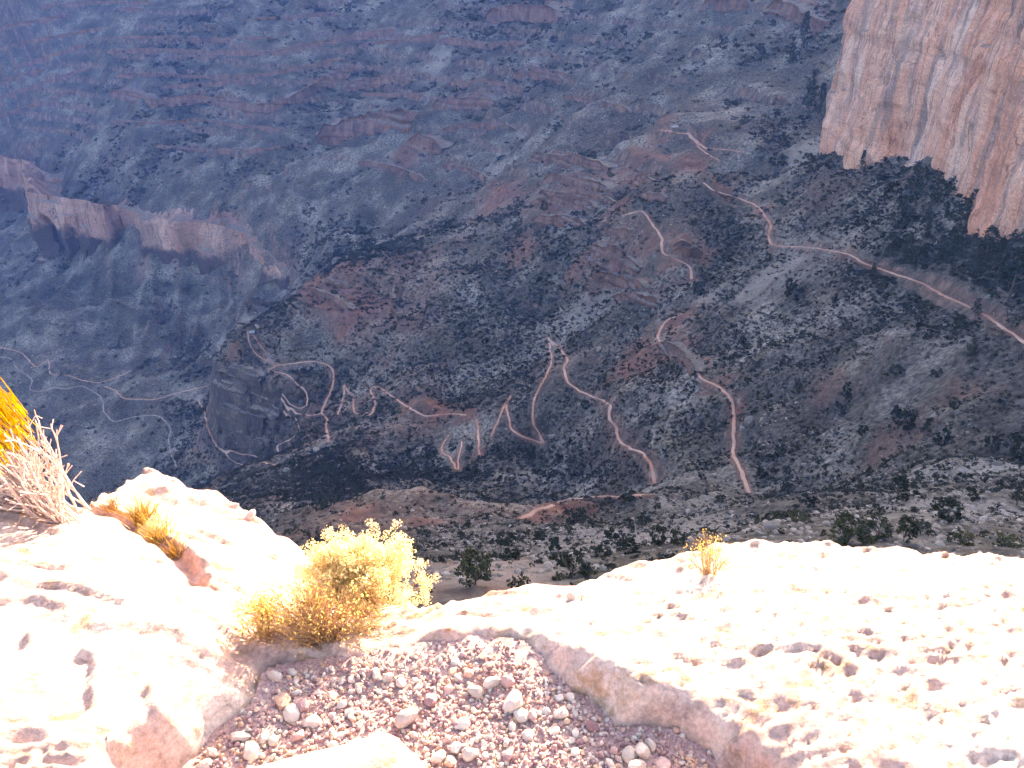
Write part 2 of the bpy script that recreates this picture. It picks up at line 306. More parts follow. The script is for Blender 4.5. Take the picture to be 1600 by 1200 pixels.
rr = np.concatenate([np.geomspace(6, 60, 60)[:-1], np.geomspace(60, 200, 160)[:-1], np.geomspace(200, 1300, 560)[:-1], np.geomspace(1300, 2050, 170)[:-1], np.geomspace(2050, 3900, 60)])
NA = 740
aa = np.linspace(R(-46), R(45), NA)
GX = rr[:, None] * np.sin(aa)[None]; GY = rr[:, None] * np.cos(aa)[None]
def terrain_z(x, y):
    z = topo(x, y)
    r = np.hypot(x, y)
    wall = -150 + 1.45 * (y - 1875) + 26 * fbm(x / 260, y / 260, 3, 90)  # unseen upper wall, shaped to shade the canyon but not the ledge
    wall = np.minimum(wall, RIM + 0.02 * (y - 2675)) + 0 * z
    far = sstep(1750, 1950, y)
    z = np.where(far > 0, np.maximum(z * (1 - far) + np.minimum(z, -30) * far, wall * far + z * (1 - far)), z)
    near = sstep(50, 260, r)
    n = 14.0 * ridged(x / 150, y / 150, 4, 3) * near + 4.5 * ridged(x / 48, y / 48, 3, 5) * near + 3.4 * fbm(x / 30, y / 30, 3, 11) * near
    n = n + 19 * ridged(x / 62 + 0.2 * y / 62, y / 330, 3, 15) * sstep(-260, -420, x) * sstep(930, 1010, y) * sstep(1330, 1220, y)
    n = n + (0.35 + 0.95 * near) * fbm(x / 9, y / 9, 3, 23) + (0.12 + 0.28 * near) * fbm(x / 3.1, y / 3.1, 2, 37)
    n = n * np.where(r > 900, 1.25, 1.0) * (0.35 + 0.65 * sstep(-545, -470, z))
    z = z + n
    # the dark cliff under the nose of the ridge
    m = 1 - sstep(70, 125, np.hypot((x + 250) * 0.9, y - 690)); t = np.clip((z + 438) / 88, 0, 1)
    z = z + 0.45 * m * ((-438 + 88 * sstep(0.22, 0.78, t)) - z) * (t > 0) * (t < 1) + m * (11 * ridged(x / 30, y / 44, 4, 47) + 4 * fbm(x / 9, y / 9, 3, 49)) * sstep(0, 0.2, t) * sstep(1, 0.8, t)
    # bedded ledges of the upper slopes
    st = sstep(560, 760, r) * sstep(-345, -300, z) * np.maximum(sstep(0.05, 0.5, fbm(x / 170, y / 170, 3, 51) + 0.25), 0.85 * sstep(950, 1150, r) * sstep(-0.5, 0.1, fbm(x / 240, y / 240, 3, 55)))
    P = 24.0; q = (z + 5 * fbm(x / 300, y / 300, 2, 61)) / P; f = q - np.floor(q)
    g = np.where(f < 0.80, 0.46 * f / 0.80, 0.46 + 0.54 * (f - 0.80) / 0.20)
    return z + 0.95 * st * P * (g - f)
GZ = terrain_z(GX, GY)

LR = np.log(rr)
def ground(x, y):
    """height of the built terrain sheet"""
    x = np.asarray(x, float); y = np.asarray(y, float); r = np.hypot(x, y); a = np.arctan2(x, y)
    i = np.clip(np.searchsorted(rr, r) - 1, 0, len(rr) - 2); fr = np.clip((r - rr[i]) / (rr[i + 1] - rr[i]), 0, 1)
    ja = np.clip((a - aa[0]) / (aa[1] - aa[0]), 0, NA - 1.001); j = ja.astype(int); fj = ja - j
    return (GZ[i, j] * (1 - fj) + GZ[i, j + 1] * fj) * (1 - fr) + (GZ[i + 1, j] * (1 - fj) + GZ[i + 1, j + 1] * fj) * fr
YS = np.geomspace(22, 2400, 2600)
def hit(u, v, ymin=0):
    d = ray(u, v); d = d / d[1]; P = YS[:, None] * d[None]
    below = (P[:, 2] < ground(P[:, 0], P[:, 1])) & (YS > ymin)
    k = int(np.argmax(below))
    if not below[k]: return None
    lo, hi = YS[max(k - 1, 0)], YS[k]
    for _ in range(12):
        m = (lo + hi) / 2
        if m * d[2] < ground(m * d[0], m * d[1]): hi = m
        else: lo = m
    return d * hi

# ------------------------------------------------------------------ trails (traced on the ground, then benched into it)
TRAILS = [
 (2.0, [(1625, 550), (1600, 535), (1560, 505), (1525, 485), (1470, 460), (1435, 440), (1400, 430), (1350, 412), (1330, 398), (1290, 390), (1250, 386), (1205, 384), (1200, 370), (1207, 355), (1195, 335), (1180, 320), (1150, 308), (1115, 298), (1097, 285)]),
 (2.2, [(1160, 238), (1140, 234), (1100, 232), (1090, 222), (1080, 210), (1030, 203)]),
 (1.9, [(1090, 228), (1105, 240), (1125, 252)]),
 (2.2, [(942, 346), (975, 336), (1003, 328), (1020, 350), (1035, 375), (1035, 395), (1050, 403), (1075, 412), (1080, 422), (1080, 438)]),
 (1.9, [(1065, 490), (1040, 502), (1027, 520), (1030, 535), (1060, 552), (1080, 570), (1095, 590), (1130, 608), (1143, 625), (1148, 650), (1145, 680), (1145, 705), (1160, 740), (1178, 785)]),
 (1.9, [(1020, 775), (1022, 755), (1015, 720), (1000, 705), (970, 695), (962, 670), (950, 650), (955, 632), (905, 612), (885, 598), (880, 575), (887, 560), (875, 545), (857, 527)]),
 (1.9, [(857, 530), (862, 560), (855, 585), (840, 610), (832, 640), (830, 655), (835, 665), (845, 680), (853, 695), (825, 685), (800, 673), (795, 650), (790, 633)]),
 (1.8, [(797, 618), (785, 640), (775, 665), (767, 685)]),
 (1.8, [(745, 655), (748, 680), (750, 712)]),
 (1.7, [(700, 680), (690, 695), (688, 705), (705, 715), (713, 735)]),
 (1.4, [(722, 690), (716, 710), (715, 735)]),
 (2.0, [(730, 648), (700, 647), (665, 650), (640, 638), (615, 622), (600, 608), (580, 603), (577, 612), (587, 625), (585, 640), (578, 650)]),
 (1.9, [(575, 645), (555, 648), (550, 640), (553, 625), (540, 605), (537, 597), (537, 615), (533, 635), (528, 648)]),
 (2.2, [(512, 690), (515, 685), (508, 672), (513, 655), (502, 645), (510, 625), (520, 605), (523, 580), (518, 572), (495, 564), (470, 566), (440, 570), (415, 578)]),
 (1.9, [(415, 578), (450, 585), (465, 600), (480, 615), (480, 635)]),
 (1.9, [(435, 568), (410, 562), (397, 550), (390, 535), (385, 515)]),
 (2.1, [(440, 730), (415, 725), (405, 715), (385, 710), (360, 705), (340, 703), (332, 685), (322, 660), (318, 640), (310, 622)]),
 (1.5, [(502, 646), (485, 650), (466, 647), (455, 640), (446, 633), (438, 624)]), (1.4, [(468, 672), (466, 660), (460, 652), (448, 650), (443, 640)]), (1.3, [(480, 632), (470, 640), (452, 632), (440, 614)]), (1.4, [(385, 515), (398, 524), (410, 545), (422, 560)]), (1.3, [(345, 703), (365, 722), (385, 728)]),
 (1.6, [(447, 718), (432, 705), (430, 697), (448, 690), (462, 680)]),
 (2.4, [(-30, 540), (7, 544), (35, 551), (56, 576), (77, 560), (77, 586), (112, 586), (119, 593), (154, 599), (182, 590), (206, 578)]),
 (2.4, [(164, 604), (182, 609), (191, 623), (241, 625), (280, 613), (331, 602)]),
 (2.0, [(1020, 776), (985, 775), (940, 776), (890, 780), (860, 788), (830, 800), (815, 812)]),
]
CREEK = (2.4, [(-30, 556), (0, 558), (21, 560), (26, 576), (52, 592), (45, 611), (70, 611), (87, 604), (101, 609), (129, 602), (150, 614), (164, 628), (159, 642), (178, 660), (210, 651), (245, 648), (262, 660), (269, 674), (262, 690), (268, 712), (276, 730)])
def densify(pl, step=4.0):
    out = []
    for (a, b), (c, d) in zip(pl[:-1], pl[1:]):
        n = max(1, int(math.hypot(c - a, d - b) / step))
        out += [(a + (c - a) * i / n, b + (d - b) * i / n) for i in range(n)]
    return out + [pl[-1]]
def trace(pl):
    runs, cur = [], []
    for (u, v) in densify(pl):
        p = hit(u, v, 100)
        if p is None: continue
        if cur and abs(p[1] - cur[-1][1]) > 0.09 * p[1]:
            runs.append(cur); cur = []
        cur.append(p)
    runs.append(cur)
    res = []
    for r in runs:
        if len(r) < 4: continue
        a = np.array(r)
        for _ in range(3):
            b = a.copy(); b[1:-1] = 0.25 * a[:-2] + 0.5 * a[1:-1] + 0.25 * a[2:]; a = b
        L = np.r_[0, np.cumsum(np.linalg.norm(np.diff(a, axis=0), axis=1))]
        s = np.arange(0, L[-1], 1.6)
        if len(s) < 3: continue
        a = np.stack([np.interp(s, L, a[:, k]) for k in range(3)], 1)
        a[:, 0] += 1.3 * fbm(s / 11, s * 0 + a[0, 0], 3, 5); a[:, 1] += 1.3 * fbm(s / 11, s * 0 + 40 + a[0, 0], 3, 6)
        res.append(a)
    return res
TR = [(w, r, M_TRAIL, "trail") for (w, pl) in TRAILS for r in trace(pl)] + [(CREEK[0], r, M_CREEK, "creek_bed") for r in trace(CREEK[1])]
TRP = np.concatenate([r for (_, r, _, _) in TR])
DT = np.full(GX.shape, 99.0)
for (w, r, _, _) in TR:
    lo = r[:, :2].min(0) - 14; hi = r[:, :2].max(0) + 14
    m = np.argwhere((GX > lo[0]) & (GX < hi[0]) & (GY > lo[1]) & (GY < hi[1]))
    for k in range(0, len(m), 4000):
        q = m[k:k + 4000]; X = GX[q[:, 0], q[:, 1]]; Y = GY[q[:, 0], q[:, 1]]
        d2 = (X[:, None] - r[None, :, 0]) ** 2 + (Y[:, None] - r[None, :, 1]) ** 2
        i = d2.argmin(1); d = np.sqrt(d2[np.arange(len(i)), i])
        f = 1 - sstep(w * 0.6, w * 0.6 + 3.0, d)
        old = GZ[q[:, 0], q[:, 1]]
        GZ[q[:, 0], q[:, 1]] = old + np.clip(r[i, 2] - old, -2.5, 2.5) * f
        DT[q[:, 0], q[:, 1]] = np.minimum(DT[q[:, 0], q[:, 1]], d)

# soil colour patches (red soil banks, pale rubble)
REDS = [(1030, 190, 22), (1095, 222, 12), (1080, 262, 26), (1060, 390, 36), (1085, 395, 20), (1060, 505, 34), (1060, 550, 30), (990, 395, 40), (950, 400, 36), (870, 795, 40), (900, 800, 30), (840, 808, 22), (690, 640, 26), (640, 632, 18),
        (752, 708, 10), (730, 645, 18), (520, 455, 40), (560, 480, 40), (500, 440, 30), (870, 790, 30), (1120, 600, 20), (1150, 640, 14), (820, 390, 26), (870, 310, 40), (930, 290, 44), (1000, 270, 44), (960, 330, 30), (690, 895, 100), (790, 895, 90), (750, 875, 80), (1500, 620, 40),
        (1400, 690, 40), (1300, 600, 30), (365, 545, 12), (900, 420, 20), (1000, 560, 50), (1190, 330, 14), (1130, 300, 14), (780, 300, 40), (640, 240, 30), (560, 800, 30), (660, 815, 30)]
PALES = [(1040, 785, 26), (1100, 790, 30), (1480, 790, 80), (1420, 770, 50), (1560, 735, 60), (1540, 790, 60), (860, 750, 28), (820, 748, 18), (780, 745, 14), (1020, 740, 10), (950, 855, 120), (1020, 840, 120), (1080, 820, 90), (920, 830, 90), (880, 860, 30), (750, 890, 150), (820, 905, 80), (680, 900, 90), (1240, 812, 40), (1300, 808, 40), (1450, 840, 60), (450, 725, 14), (510, 700, 16),
         (585, 725, 30), (380, 505, 14), (345, 540, 8), (900, 500, 26), (945, 470, 20), (1250, 250, 30), (320, 680, 10), (310, 620, 10), (985, 770, 14), (1210, 430, 50), (420, 560, 8), (430, 480, 24), (1110, 460, 24), (680, 100, 20)]
UU, VV = pix(np.stack([GX, GY, GZ], -1))
def patches(lst, seed):
    m = np.zeros(GX.shape)
    for (u, v, s) in lst:
        p = hit(u, v, 40)
        if p is None: continue
        sw = s * p[1] / 1000.0
        d = np.hypot(GX - p[0], (GY - p[1]) * 0.75)
        m = np.maximum(m, (0.45 if u > 1230 and seed == 71 else 1.0) * (1 - sstep(0.3, 1.35, d / sw + 0.9 * fbm(GX / sw * 1.6, GY / sw * 1.6, 4, seed, 0.65))))
    return m
RED = np.clip(patches(REDS, 71) * 0.75 + (0.02 + (0.42 - 0.27 * sstep(800, 1000, np.hypot(GX, GY))) * sstep(0.02, 0.5, fbm(GX / 110, GY / 110, 5, 77, 0.6))) * (1 - 0.55 * sstep(20, 110, GX)) * sstep(-480, -380, GZ) * sstep(-620, -420, GX), 0, 0.85)
RED = np.maximum(RED, 0.55 * (1 - sstep(1.0, 3.2, DT + 1.2 * fbm(GX / 6, GY / 6, 2, 79))) * sstep(-460, -420, GZ))
PALE = patches(PALES, 73) * 0.55
RAD = np.hypot(GX, GY)
SCRUBA = sstep(150, 500, RAD) * (1 - 0.6 * PALE) * sstep(2.0, 6.0, DT)
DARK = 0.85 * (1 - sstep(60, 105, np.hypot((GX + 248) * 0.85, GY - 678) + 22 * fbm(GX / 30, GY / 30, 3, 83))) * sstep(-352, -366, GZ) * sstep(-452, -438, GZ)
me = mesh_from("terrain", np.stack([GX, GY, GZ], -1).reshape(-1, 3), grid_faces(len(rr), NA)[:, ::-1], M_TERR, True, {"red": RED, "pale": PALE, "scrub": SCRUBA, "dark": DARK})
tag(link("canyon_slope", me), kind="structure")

for (w, r, mat, nm) in TR:
    t = np.gradient(r[:, :2], axis=0); t /= np.linalg.norm(t, axis=1)[:, None] + 1e-9
    nrm = np.stack([-t[:, 1], t[:, 0]], 1); s = np.arange(len(r))
    hw = w * (0.52 if r[:, 0].mean() > 40 else 0.46) * (1.0 + 0.45 * fbm(s / 4.0, s * 0.0 + r[0, 1], 4, 8, 0.8))
    rows = []
    for k in np.linspace(-1, 1, 7):
        xy = r[:, :2] + nrm * (hw * k)[:, None]
        g = ground(xy[:, 0], xy[:, 1]); z = np.where(abs(k) > 0.9, g - 0.35, np.maximum(g, np.minimum(r[:, 2], g + 1.2)) + 0.22)
        rows.append(np.c_[xy, z])
    me = mesh_from(nm, np.stack(rows, 1).reshape(-1, 3), grid_faces(len(r), 7), mat)
    tag(link(nm, me), kind="structure")

# ------------------------------------------------------------------ cliffs
def resample(pts, step):
    a = np.asarray(pts, float); L = np.r_[0, np.cumsum(np.linalg.norm(np.diff(a[:, :2], axis=0), axis=1))]
    n = max(4, int(L[-1] / step)); s = np.linspace(0, L[-1], n)
    return s, np.stack([np.interp(s, L, a[:, k]) for k in range(a.shape[1])], 1)
def wall(name, pts, step, vstep, mat, cap, amp, seed, batter=0.12, sink=12, alcoves=(), face=-1, lip=0.0, strata=0.35, round_=2, auto=False, blocks=0.75):
    """pts: (x, y, base z, top z) along the foot; the face looks to the left of travel when face = 1"""
    s, a = resample(pts, step)
    for _ in range(round_):
        b = a.copy(); b[1:-1] = 0.25 * a[:-2] + 0.5 * a[1:-1] + 0.25 * a[2:]; a = b
    t = np.gradient(a[:, :2], axis=0); t /= np.linalg.norm(t, axis=1)[:, None] + 1e-9
    n = np.stack([-t[:, 1], t[:, 0]], 1) * face
    if auto:
        q = a[:, :2] - n * cap; a[:, 3] = np.maximum(a[:, 2] + 6, np.minimum(a[:, 3], ground(q[:, 0], q[:, 1]) - 1.0))
        k_ = np.ones(9) / 9; a[:, 3] = np.convolve(np.pad(a[:, 3], 4, mode='edge'), k_, 'valid')
    H = (a[:, 3] - a[:, 2]); nv = max(6, int((H.max() + sink) / vstep)); rows = []
    for j in range(nv + 1):
        k = j / nv; z = a[:, 2] - sink + (H + sink) * k; h = np.clip((z - a[:, 2]) / np.maximum(H, 1), 0, 1)
        blk = 0.9 * ridged(s / (amp * 5), z / (amp * 14), 4, seed, 0.6) + 0.5 * fbm(s / (amp * 1.3), z / (amp * 2.2), 4, seed + 3)
        jt = s / (amp * 2.1) + 0.8 * fbm(s / (amp * 4), z / (amp * 4), 2, seed + 7); blk = blk + blocks * _h(np.floor(jt).astype(np.int64), np.floor(z / (amp * 3.1) + 0.37 * np.floor(jt)).astype(np.int64), np.zeros(len(s), np.int64), seed + 13)
        lay = vnoise(z / (amp * 0.9), s / (amp * 30), seed + 9) * strata
        off = amp * (blk * 0.5 + lay) + batter * H * (0.5 - h) + lip * sstep(0.85, 1.0, h)
        for (sc, hc, sw, hw, dep) in alcoves:
            q = np.sqrt(((s - sc) / sw) ** 2 + ((z - (a[:, 2] + hc)) / hw) ** 2)
            off = off - dep * (1 - sstep(0.55, 1.0, q))
        rows.append(np.c_[a[:, :2] + n * off[:, None], z])
    top = rows[-1]
    for j in range(1, 9):
        k = j / 8; q = top.copy(); q[:, :2] -= n * cap * k; gq = ground(q[:, 0], q[:, 1])
        q[:, 2] = np.where(gq < q[:, 2], q[:, 2] * (1 - k) + (gq - 0.4) * k, q[:, 2] + cap * 0.10 * k) + 0.25 * amp * (1 - k) * fbm(q[:, 0] / 6, q[:, 1] / 6, 3, seed + 5)
        if k == 1: q[:, 2] -= 4
        rows.append(q)
    v = np.stack(rows, 0).reshape(-1, 3); f = grid_faces(len(rows), len(s))
    if face < 0: f = f[:, ::-1]
    return tag(link(name, mesh_from(name, v, f, mat)), kind="structure")
def P4(u, v, Y, top):
    p = at(u, v, Y); return (p[0], p[1], p[2], top)

# big orange buttress on the right
wall("orange_cliff", [(380, 760, -70, 150), (300, 690, -90, 150)] + [P4(u, v, slope_y(u, v), 155) for (u, v) in ((1297, 228), (1345, 262), (1400, 247), (1440, 242), (1500, 287), (1560, 342), (1600, 371))] +
     [(232, 290, -92, 160), (300, 250, -80, 160)], 1.6, 1.6, M_BUTTE, 60, 8.0, 101, 0.06, 14, face=-1, strata=0.12, blocks=0.35)
# red limestone cliffs across the valley
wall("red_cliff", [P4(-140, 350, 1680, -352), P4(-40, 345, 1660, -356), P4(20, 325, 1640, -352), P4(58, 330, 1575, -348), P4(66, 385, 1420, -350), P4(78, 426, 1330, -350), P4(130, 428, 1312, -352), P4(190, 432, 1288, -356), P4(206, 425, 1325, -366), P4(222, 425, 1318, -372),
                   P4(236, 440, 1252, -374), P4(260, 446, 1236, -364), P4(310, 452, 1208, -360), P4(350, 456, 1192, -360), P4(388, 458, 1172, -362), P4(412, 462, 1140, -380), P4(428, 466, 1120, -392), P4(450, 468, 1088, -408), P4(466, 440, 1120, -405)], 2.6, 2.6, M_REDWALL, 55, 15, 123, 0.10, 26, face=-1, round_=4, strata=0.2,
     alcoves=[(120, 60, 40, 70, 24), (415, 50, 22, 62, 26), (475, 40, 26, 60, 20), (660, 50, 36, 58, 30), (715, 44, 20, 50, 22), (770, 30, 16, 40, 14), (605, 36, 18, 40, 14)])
# red bedded ledges: traced foot lines on the ground, height in metres
BANDS = [(6, [(0, 78), (60, 64), (130, 52), (170, 44)]), (6, [(0, 155), (80, 128), (140, 108)]), (5, [(0, 182), (60, 164), (120, 140)]), (6, [(170, 62), (260, 60), (340, 64), (430, 62)]), (7, [(180, 122), (260, 120), (330, 124), (400, 122), (470, 110), (540, 94)]), (6, [(175, 192), (240, 196), (310, 190), (380, 200), (450, 205)]), (7, [(560, 152), (620, 150), (665, 152)]),
         (7, [(690, 204), (750, 198), (805, 204)]), (7, [(700, 134), (760, 130), (820, 144)]), (6, [(560, 74), (640, 64), (700, 54)]), (7, [(690, 62), (760, 74), (820, 70)]), (6, [(880, 154), (940, 164), (985, 178)]), (6, [(840, 304), (900, 310), (960, 318)]), (6, [(560, 254), (620, 266), (665, 284)]), (6, [(380, 34), (450, 30), (530, 22)]), (5, [(240, 230), (330, 238), (420, 236), (480, 228)]), (6, [(60, 12), (150, 6), (240, 8)]),
         (9, [(0, 46), (60, 36), (110, 26)]), (7, [(180, 20), (225, 16)]), (9, [(168, 84), (250, 82), (335, 86), (420, 88), (480, 76), (560, 60), (620, 50)]), (16, [(172, 150), (220, 158), (240, 170), (310, 160), (340, 165), (400, 178), (450, 168), (500, 140), (545, 124)]),
         (8, [(250, 140), (330, 135), (390, 132)]), (14, [(540, 142), (590, 134), (642, 130)]), (10, [(520, 118), (570, 108)]), (30, [(497, 222), (520, 224), (560, 212), (600, 202), (642, 200)]), (15, [(675, 172), (730, 166), (772, 164)]), (26, [(760, 36), (810, 34), (872, 36)]),
         (11, [(830, 252), (880, 256), (950, 268)]), (9, [(850, 284), (900, 290), (950, 300)]), (24, [(642, 228), (665, 236), (690, 240)]), (8, [(820, 108), (860, 118), (890, 120)]), (10, [(800, 120), (840, 124), (880, 128)]),
         (8, [(830, 350), (870, 348), (915, 355)]), (9, [(830, 320), (880, 322), (930, 330)]), (7, [(985, 318), (1010, 312), (1040, 314)]), (9, [(985, 290), (1020, 286)]), (10, [(918, 420), (940, 424), (975, 418), (1000, 425)]), (12, [(918, 402), (945, 406), (972, 400)]),
         (8, [(940, 368), (965, 372), (985, 366)]), (8, [(940, 440), (975, 446), (1010, 455)]), (7, [(955, 468), (990, 472), (1030, 478)]), (7, [(1045, 400), (1075, 402), (1098, 398)]), (6, [(1050, 388), (1080, 386)]), (12, [(1095, 14), (1130, 16), (1170, 12)]),
         (18, [(1195, 20), (1230, 26), (1275, 60)]), (7, [(1035, 540), (1060, 560), (1085, 585)]), (6, [(480, 452), (520, 470), (550, 486)]), (6, [(500, 440), (545, 452)]), (7, [(690, 262), (730, 268), (760, 280)]), (8, [(20, 110), (90, 88), (140, 70)]), (8, [(0, 132), (70, 110)])]
for (h, pl) in [(20, [(338, 604), (352, 610), (368, 612), (385, 622)]), (18, [(350, 655), (372, 660), (395, 668), (412, 676)]), (16, [(392, 640), (415, 648), (436, 662)]), (12, [(360, 580), (385, 592), (410, 604)]), (12, [(372, 690), (398, 700), (420, 704)])]:
    a = np.array([p for p in (hit(u, v, 300) for (u, v) in densify(pl, 7)) if p is not None and 580 < p[1] < 780])
    if len(a) > 3: wall("rock_outcrop", [(p[0], p[1], p[2] - 2, p[2] + h * (0.6 + 0.5 * rng.random())) for p in a], 1.3, 1.2, M_DARKCLIFF, h * 1.2, 4.0, 190 + h, 0.2, 6, face=-1, strata=0.6)
nb = 0
for (h, pl) in BANDS:
    pts = [hit(u, v, 300) for (u, v) in densify(pl, 9)]
    pts = [p for p in pts if p is not None]
    if len(pts) < 3: continue
    med = np.median([p[1] for p in pts]); pts = [p for p in pts if abs(p[1] - med) < 0.22 * med]
    if len(pts) < 3: continue
    a = np.array(pts); n_ = len(a); hh = h * np.clip(np.minimum(np.arange(n_), np.arange(n_)[::-1]) / 1.6 + 0.35, 0.35, 1) * (0.8 + 0.35 * rng.random(n_))
    for _ in range(2):
        b = a.copy(); b[1:-1] = 0.25 * a[:-2] + 0.5 * a[1:-1] + 0.25 * a[2:]; a = b
    sc = med / 700.0
    wall("rock_outcrop", [(p[0], p[1], p[2] - 1, p[2] + k) for p, k in zip(a, hh)], 1.2 * sc, 1.0 * sc, M_BAND, h * 1.9, max(2.0, 0.22 * h), 140 + nb, 0.18, 4, face=-1, strata=0.7, lip=0.16 * h)
    nb += 1
# ------------------------------------------------------------------ plant, stone and twig builders (numpy meshes)
def leaves(centers, n_each, spread, size, seed, flat=0.0):
    g = np.random.default_rng(seed); c = np.repeat(np.asarray(centers, float), n_each, 0); n = len(c)
    sp = np.repeat(np.broadcast_to(spread, (len(centers),)), n_each)
    d = g.normal(size=(n, 3)); d /= np.linalg.norm(d, axis=1)[:, None]; d *= (g.random(n) ** 0.45 * sp)[:, None]; d[:, 2] *= 0.8
    p = c + d
    a = g.normal(size=(n, 3)); a[:, 2] *= 1 - flat; a /= np.linalg.norm(a, axis=1)[:, None]
    b = np.cross(a, g.normal(size=(n, 3))); b /= np.linalg.norm(b, axis=1)[:, None] + 1e-9
    s = size * (0.6 + 0.8 * g.random(n))[:, None]; a = a * s; b = b * s * 0.62
    v = np.stack([p - a, p - b * 0.9, p + a, p + b], 1).reshape(-1, 3)
    return v, np.arange(4 * n).reshape(-1, 4)
def sweep(paths, sides=4):
    V, F, o = [], [], 0
    ang = np.arange(sides) / sides * 2 * np.pi
    for (p, r) in paths:
        p = np.asarray(p, float); r = np.broadcast_to(r, (len(p),))
        t = np.gradient(p, axis=0); t /= np.linalg.norm(t, axis=1)[:, None] + 1e-9
        ref = np.where(np.abs(t[:, 2:3]) > 0.9, np.array([[1.0, 0, 0]]), np.array([[0, 0, 1.0]]))
        a = np.cross(t, ref); a /= np.linalg.norm(a, axis=1)[:, None] + 1e-9; b = np.cross(t, a)
        ring = p[:, None] + r[:, None, None] * (a[:, None] * np.cos(ang)[None, :, None] + b[:, None] * np.sin(ang)[None, :, None])
        V.append(ring.reshape(-1, 3)); n = len(p)
        i = np.arange(n - 1)[:, None] * sides + np.arange(sides)[None]; j = np.arange(n - 1)[:, None] * sides + (np.arange(sides)[None] + 1) % sides
        F.append(o + np.stack([i, j, j + sides, i + sides], -1).reshape(-1, 4)); o += n * sides
    return np.concatenate(V), np.concatenate(F)
def bend(p0, p1, n, wob, g, droop=0.0):
    p0 = np.asarray(p0, float); p1 = np.asarray(p1, float); k = np.linspace(0, 1, n)[:, None]; q = p0 + (p1 - p0) * k
    L = np.linalg.norm(p1 - p0); w = g.normal(size=(n, 3)) * wob * L; w[0] = 0
    q = q + np.cumsum(w, 0) * 0.5; q[:, 2] += droop * L * (k[:, 0] * (1 - k[:, 0]))
    return q
_t = bmesh.new(); bmesh.ops.create_icosphere(_t, subdivisions=2, radius=1.0)
ICO_V = np.array([v.co[:] for v in _t.verts]); ICO_F = np.array([[v.index for v in f.verts] for f in _t.faces]); _t.free()
def stone_mesh(name, seed, mat, flat=0.7, cut=0.28, rough=0.12, smooth=False):
    g = np.random.default_rng(seed); v = ICO_V.copy()
    for _ in range(9):                                            # knock flat facets off a ball
        d = g.normal(size=3); d /= np.linalg.norm(d); h = 1 - cut * g.random() - 0.08; k = v @ d; v = np.where((k > h)[:, None], v - (k - h)[:, None] * d, v)
    v *= (1 + rough * g.normal(size=(len(v), 1)) * 0.35); v *= np.array([1.0, 0.65 + 0.3 * g.random(), flat * (0.8 + 0.4 * g.random())])
    return mesh_from(name, v, ICO_F, mat, smooth)

def tree_parts(kind, seed):
    """unit-height tree: crown mesh and trunk mesh"""
    g = np.random.default_rng(seed); cs, sp = [], []
    if kind == "round":
        for _ in range(26):
            a = g.random() * 2 * np.pi; h = 0.16 + 0.74 * g.random() ** 0.8; rad = 0.47 * math.sqrt(max(0.05, 1 - ((h - 0.45) / 0.58) ** 2)) * (0.55 + 0.5 * g.random())
            cs.append((rad * math.cos(a), rad * math.sin(a), h)); sp.append(0.10 + 0.07 * g.random())
        nl, ls = 40, 0.048
    elif kind == "tall":
        for _ in range(30):
            h = 0.12 + 0.84 * g.random(); a = g.random() * 2 * np.pi; rad = 0.25 * (1.02 - h) ** 0.7 * (0.4 + 0.75 * g.random()) + 0.015
            cs.append((rad * math.cos(a), rad * math.sin(a), h)); sp.append(0.05 + 0.06 * (1.1 - h))
        nl, ls = 22, 0.032
    else:                                                          # low spreading
        for _ in range(24):
            a = g.random() * 2 * np.pi; h = 0.2 + 0.66 * g.random(); rad = 0.72 * math.sqrt(max(0.04, 1 - (h / 1.0) ** 2)) * math.sqrt(g.random())
            cs.append((rad * math.cos(a), rad * math.sin(a), h)); sp.append(0.15 + 0.08 * g.random())
        nl, ls = 36, 0.062
    lv, lf = leaves(cs, nl, sp, ls, seed + 1)
    top = 0.86 if kind == "tall" else 0.5; th = 0.022 if kind == "tall" else 0.034
    tr = bend((0, 0, -0.06), (g.normal() * 0.03, g.normal() * 0.03, top), 6, 0.02, g)
    paths = [(tr, np.linspace(th, th * 0.35, 6))]
    for c in cs[::2]:
        k = 0.15 + 0.5 * g.random() if kind != "tall" else min(0.95, c[2] / top)
        b0 = tr[min(5, int(k * 5))]; paths.append((bend(b0, np.array(c), 4, 0.05, g), np.linspace(th * 0.45, th * 0.12, 4)))
    tv, tf = sweep(paths, 4)
    return (lv, lf), (tv, tf)
CREST = np.array([(-50, 790), (0, 790), (130, 785), (160, 742), (230, 728), (300, 758), (390, 800), (470, 860), (490, 850), (590, 850), (640, 905), (690, 945), (900, 908), (1000, 880), (1070, 850), (1190, 840), (1400, 850), (1600, 875), (1650, 880)], float)
def crest_v(u): return np.interp(u, CREST[:, 0], CREST[:, 1])

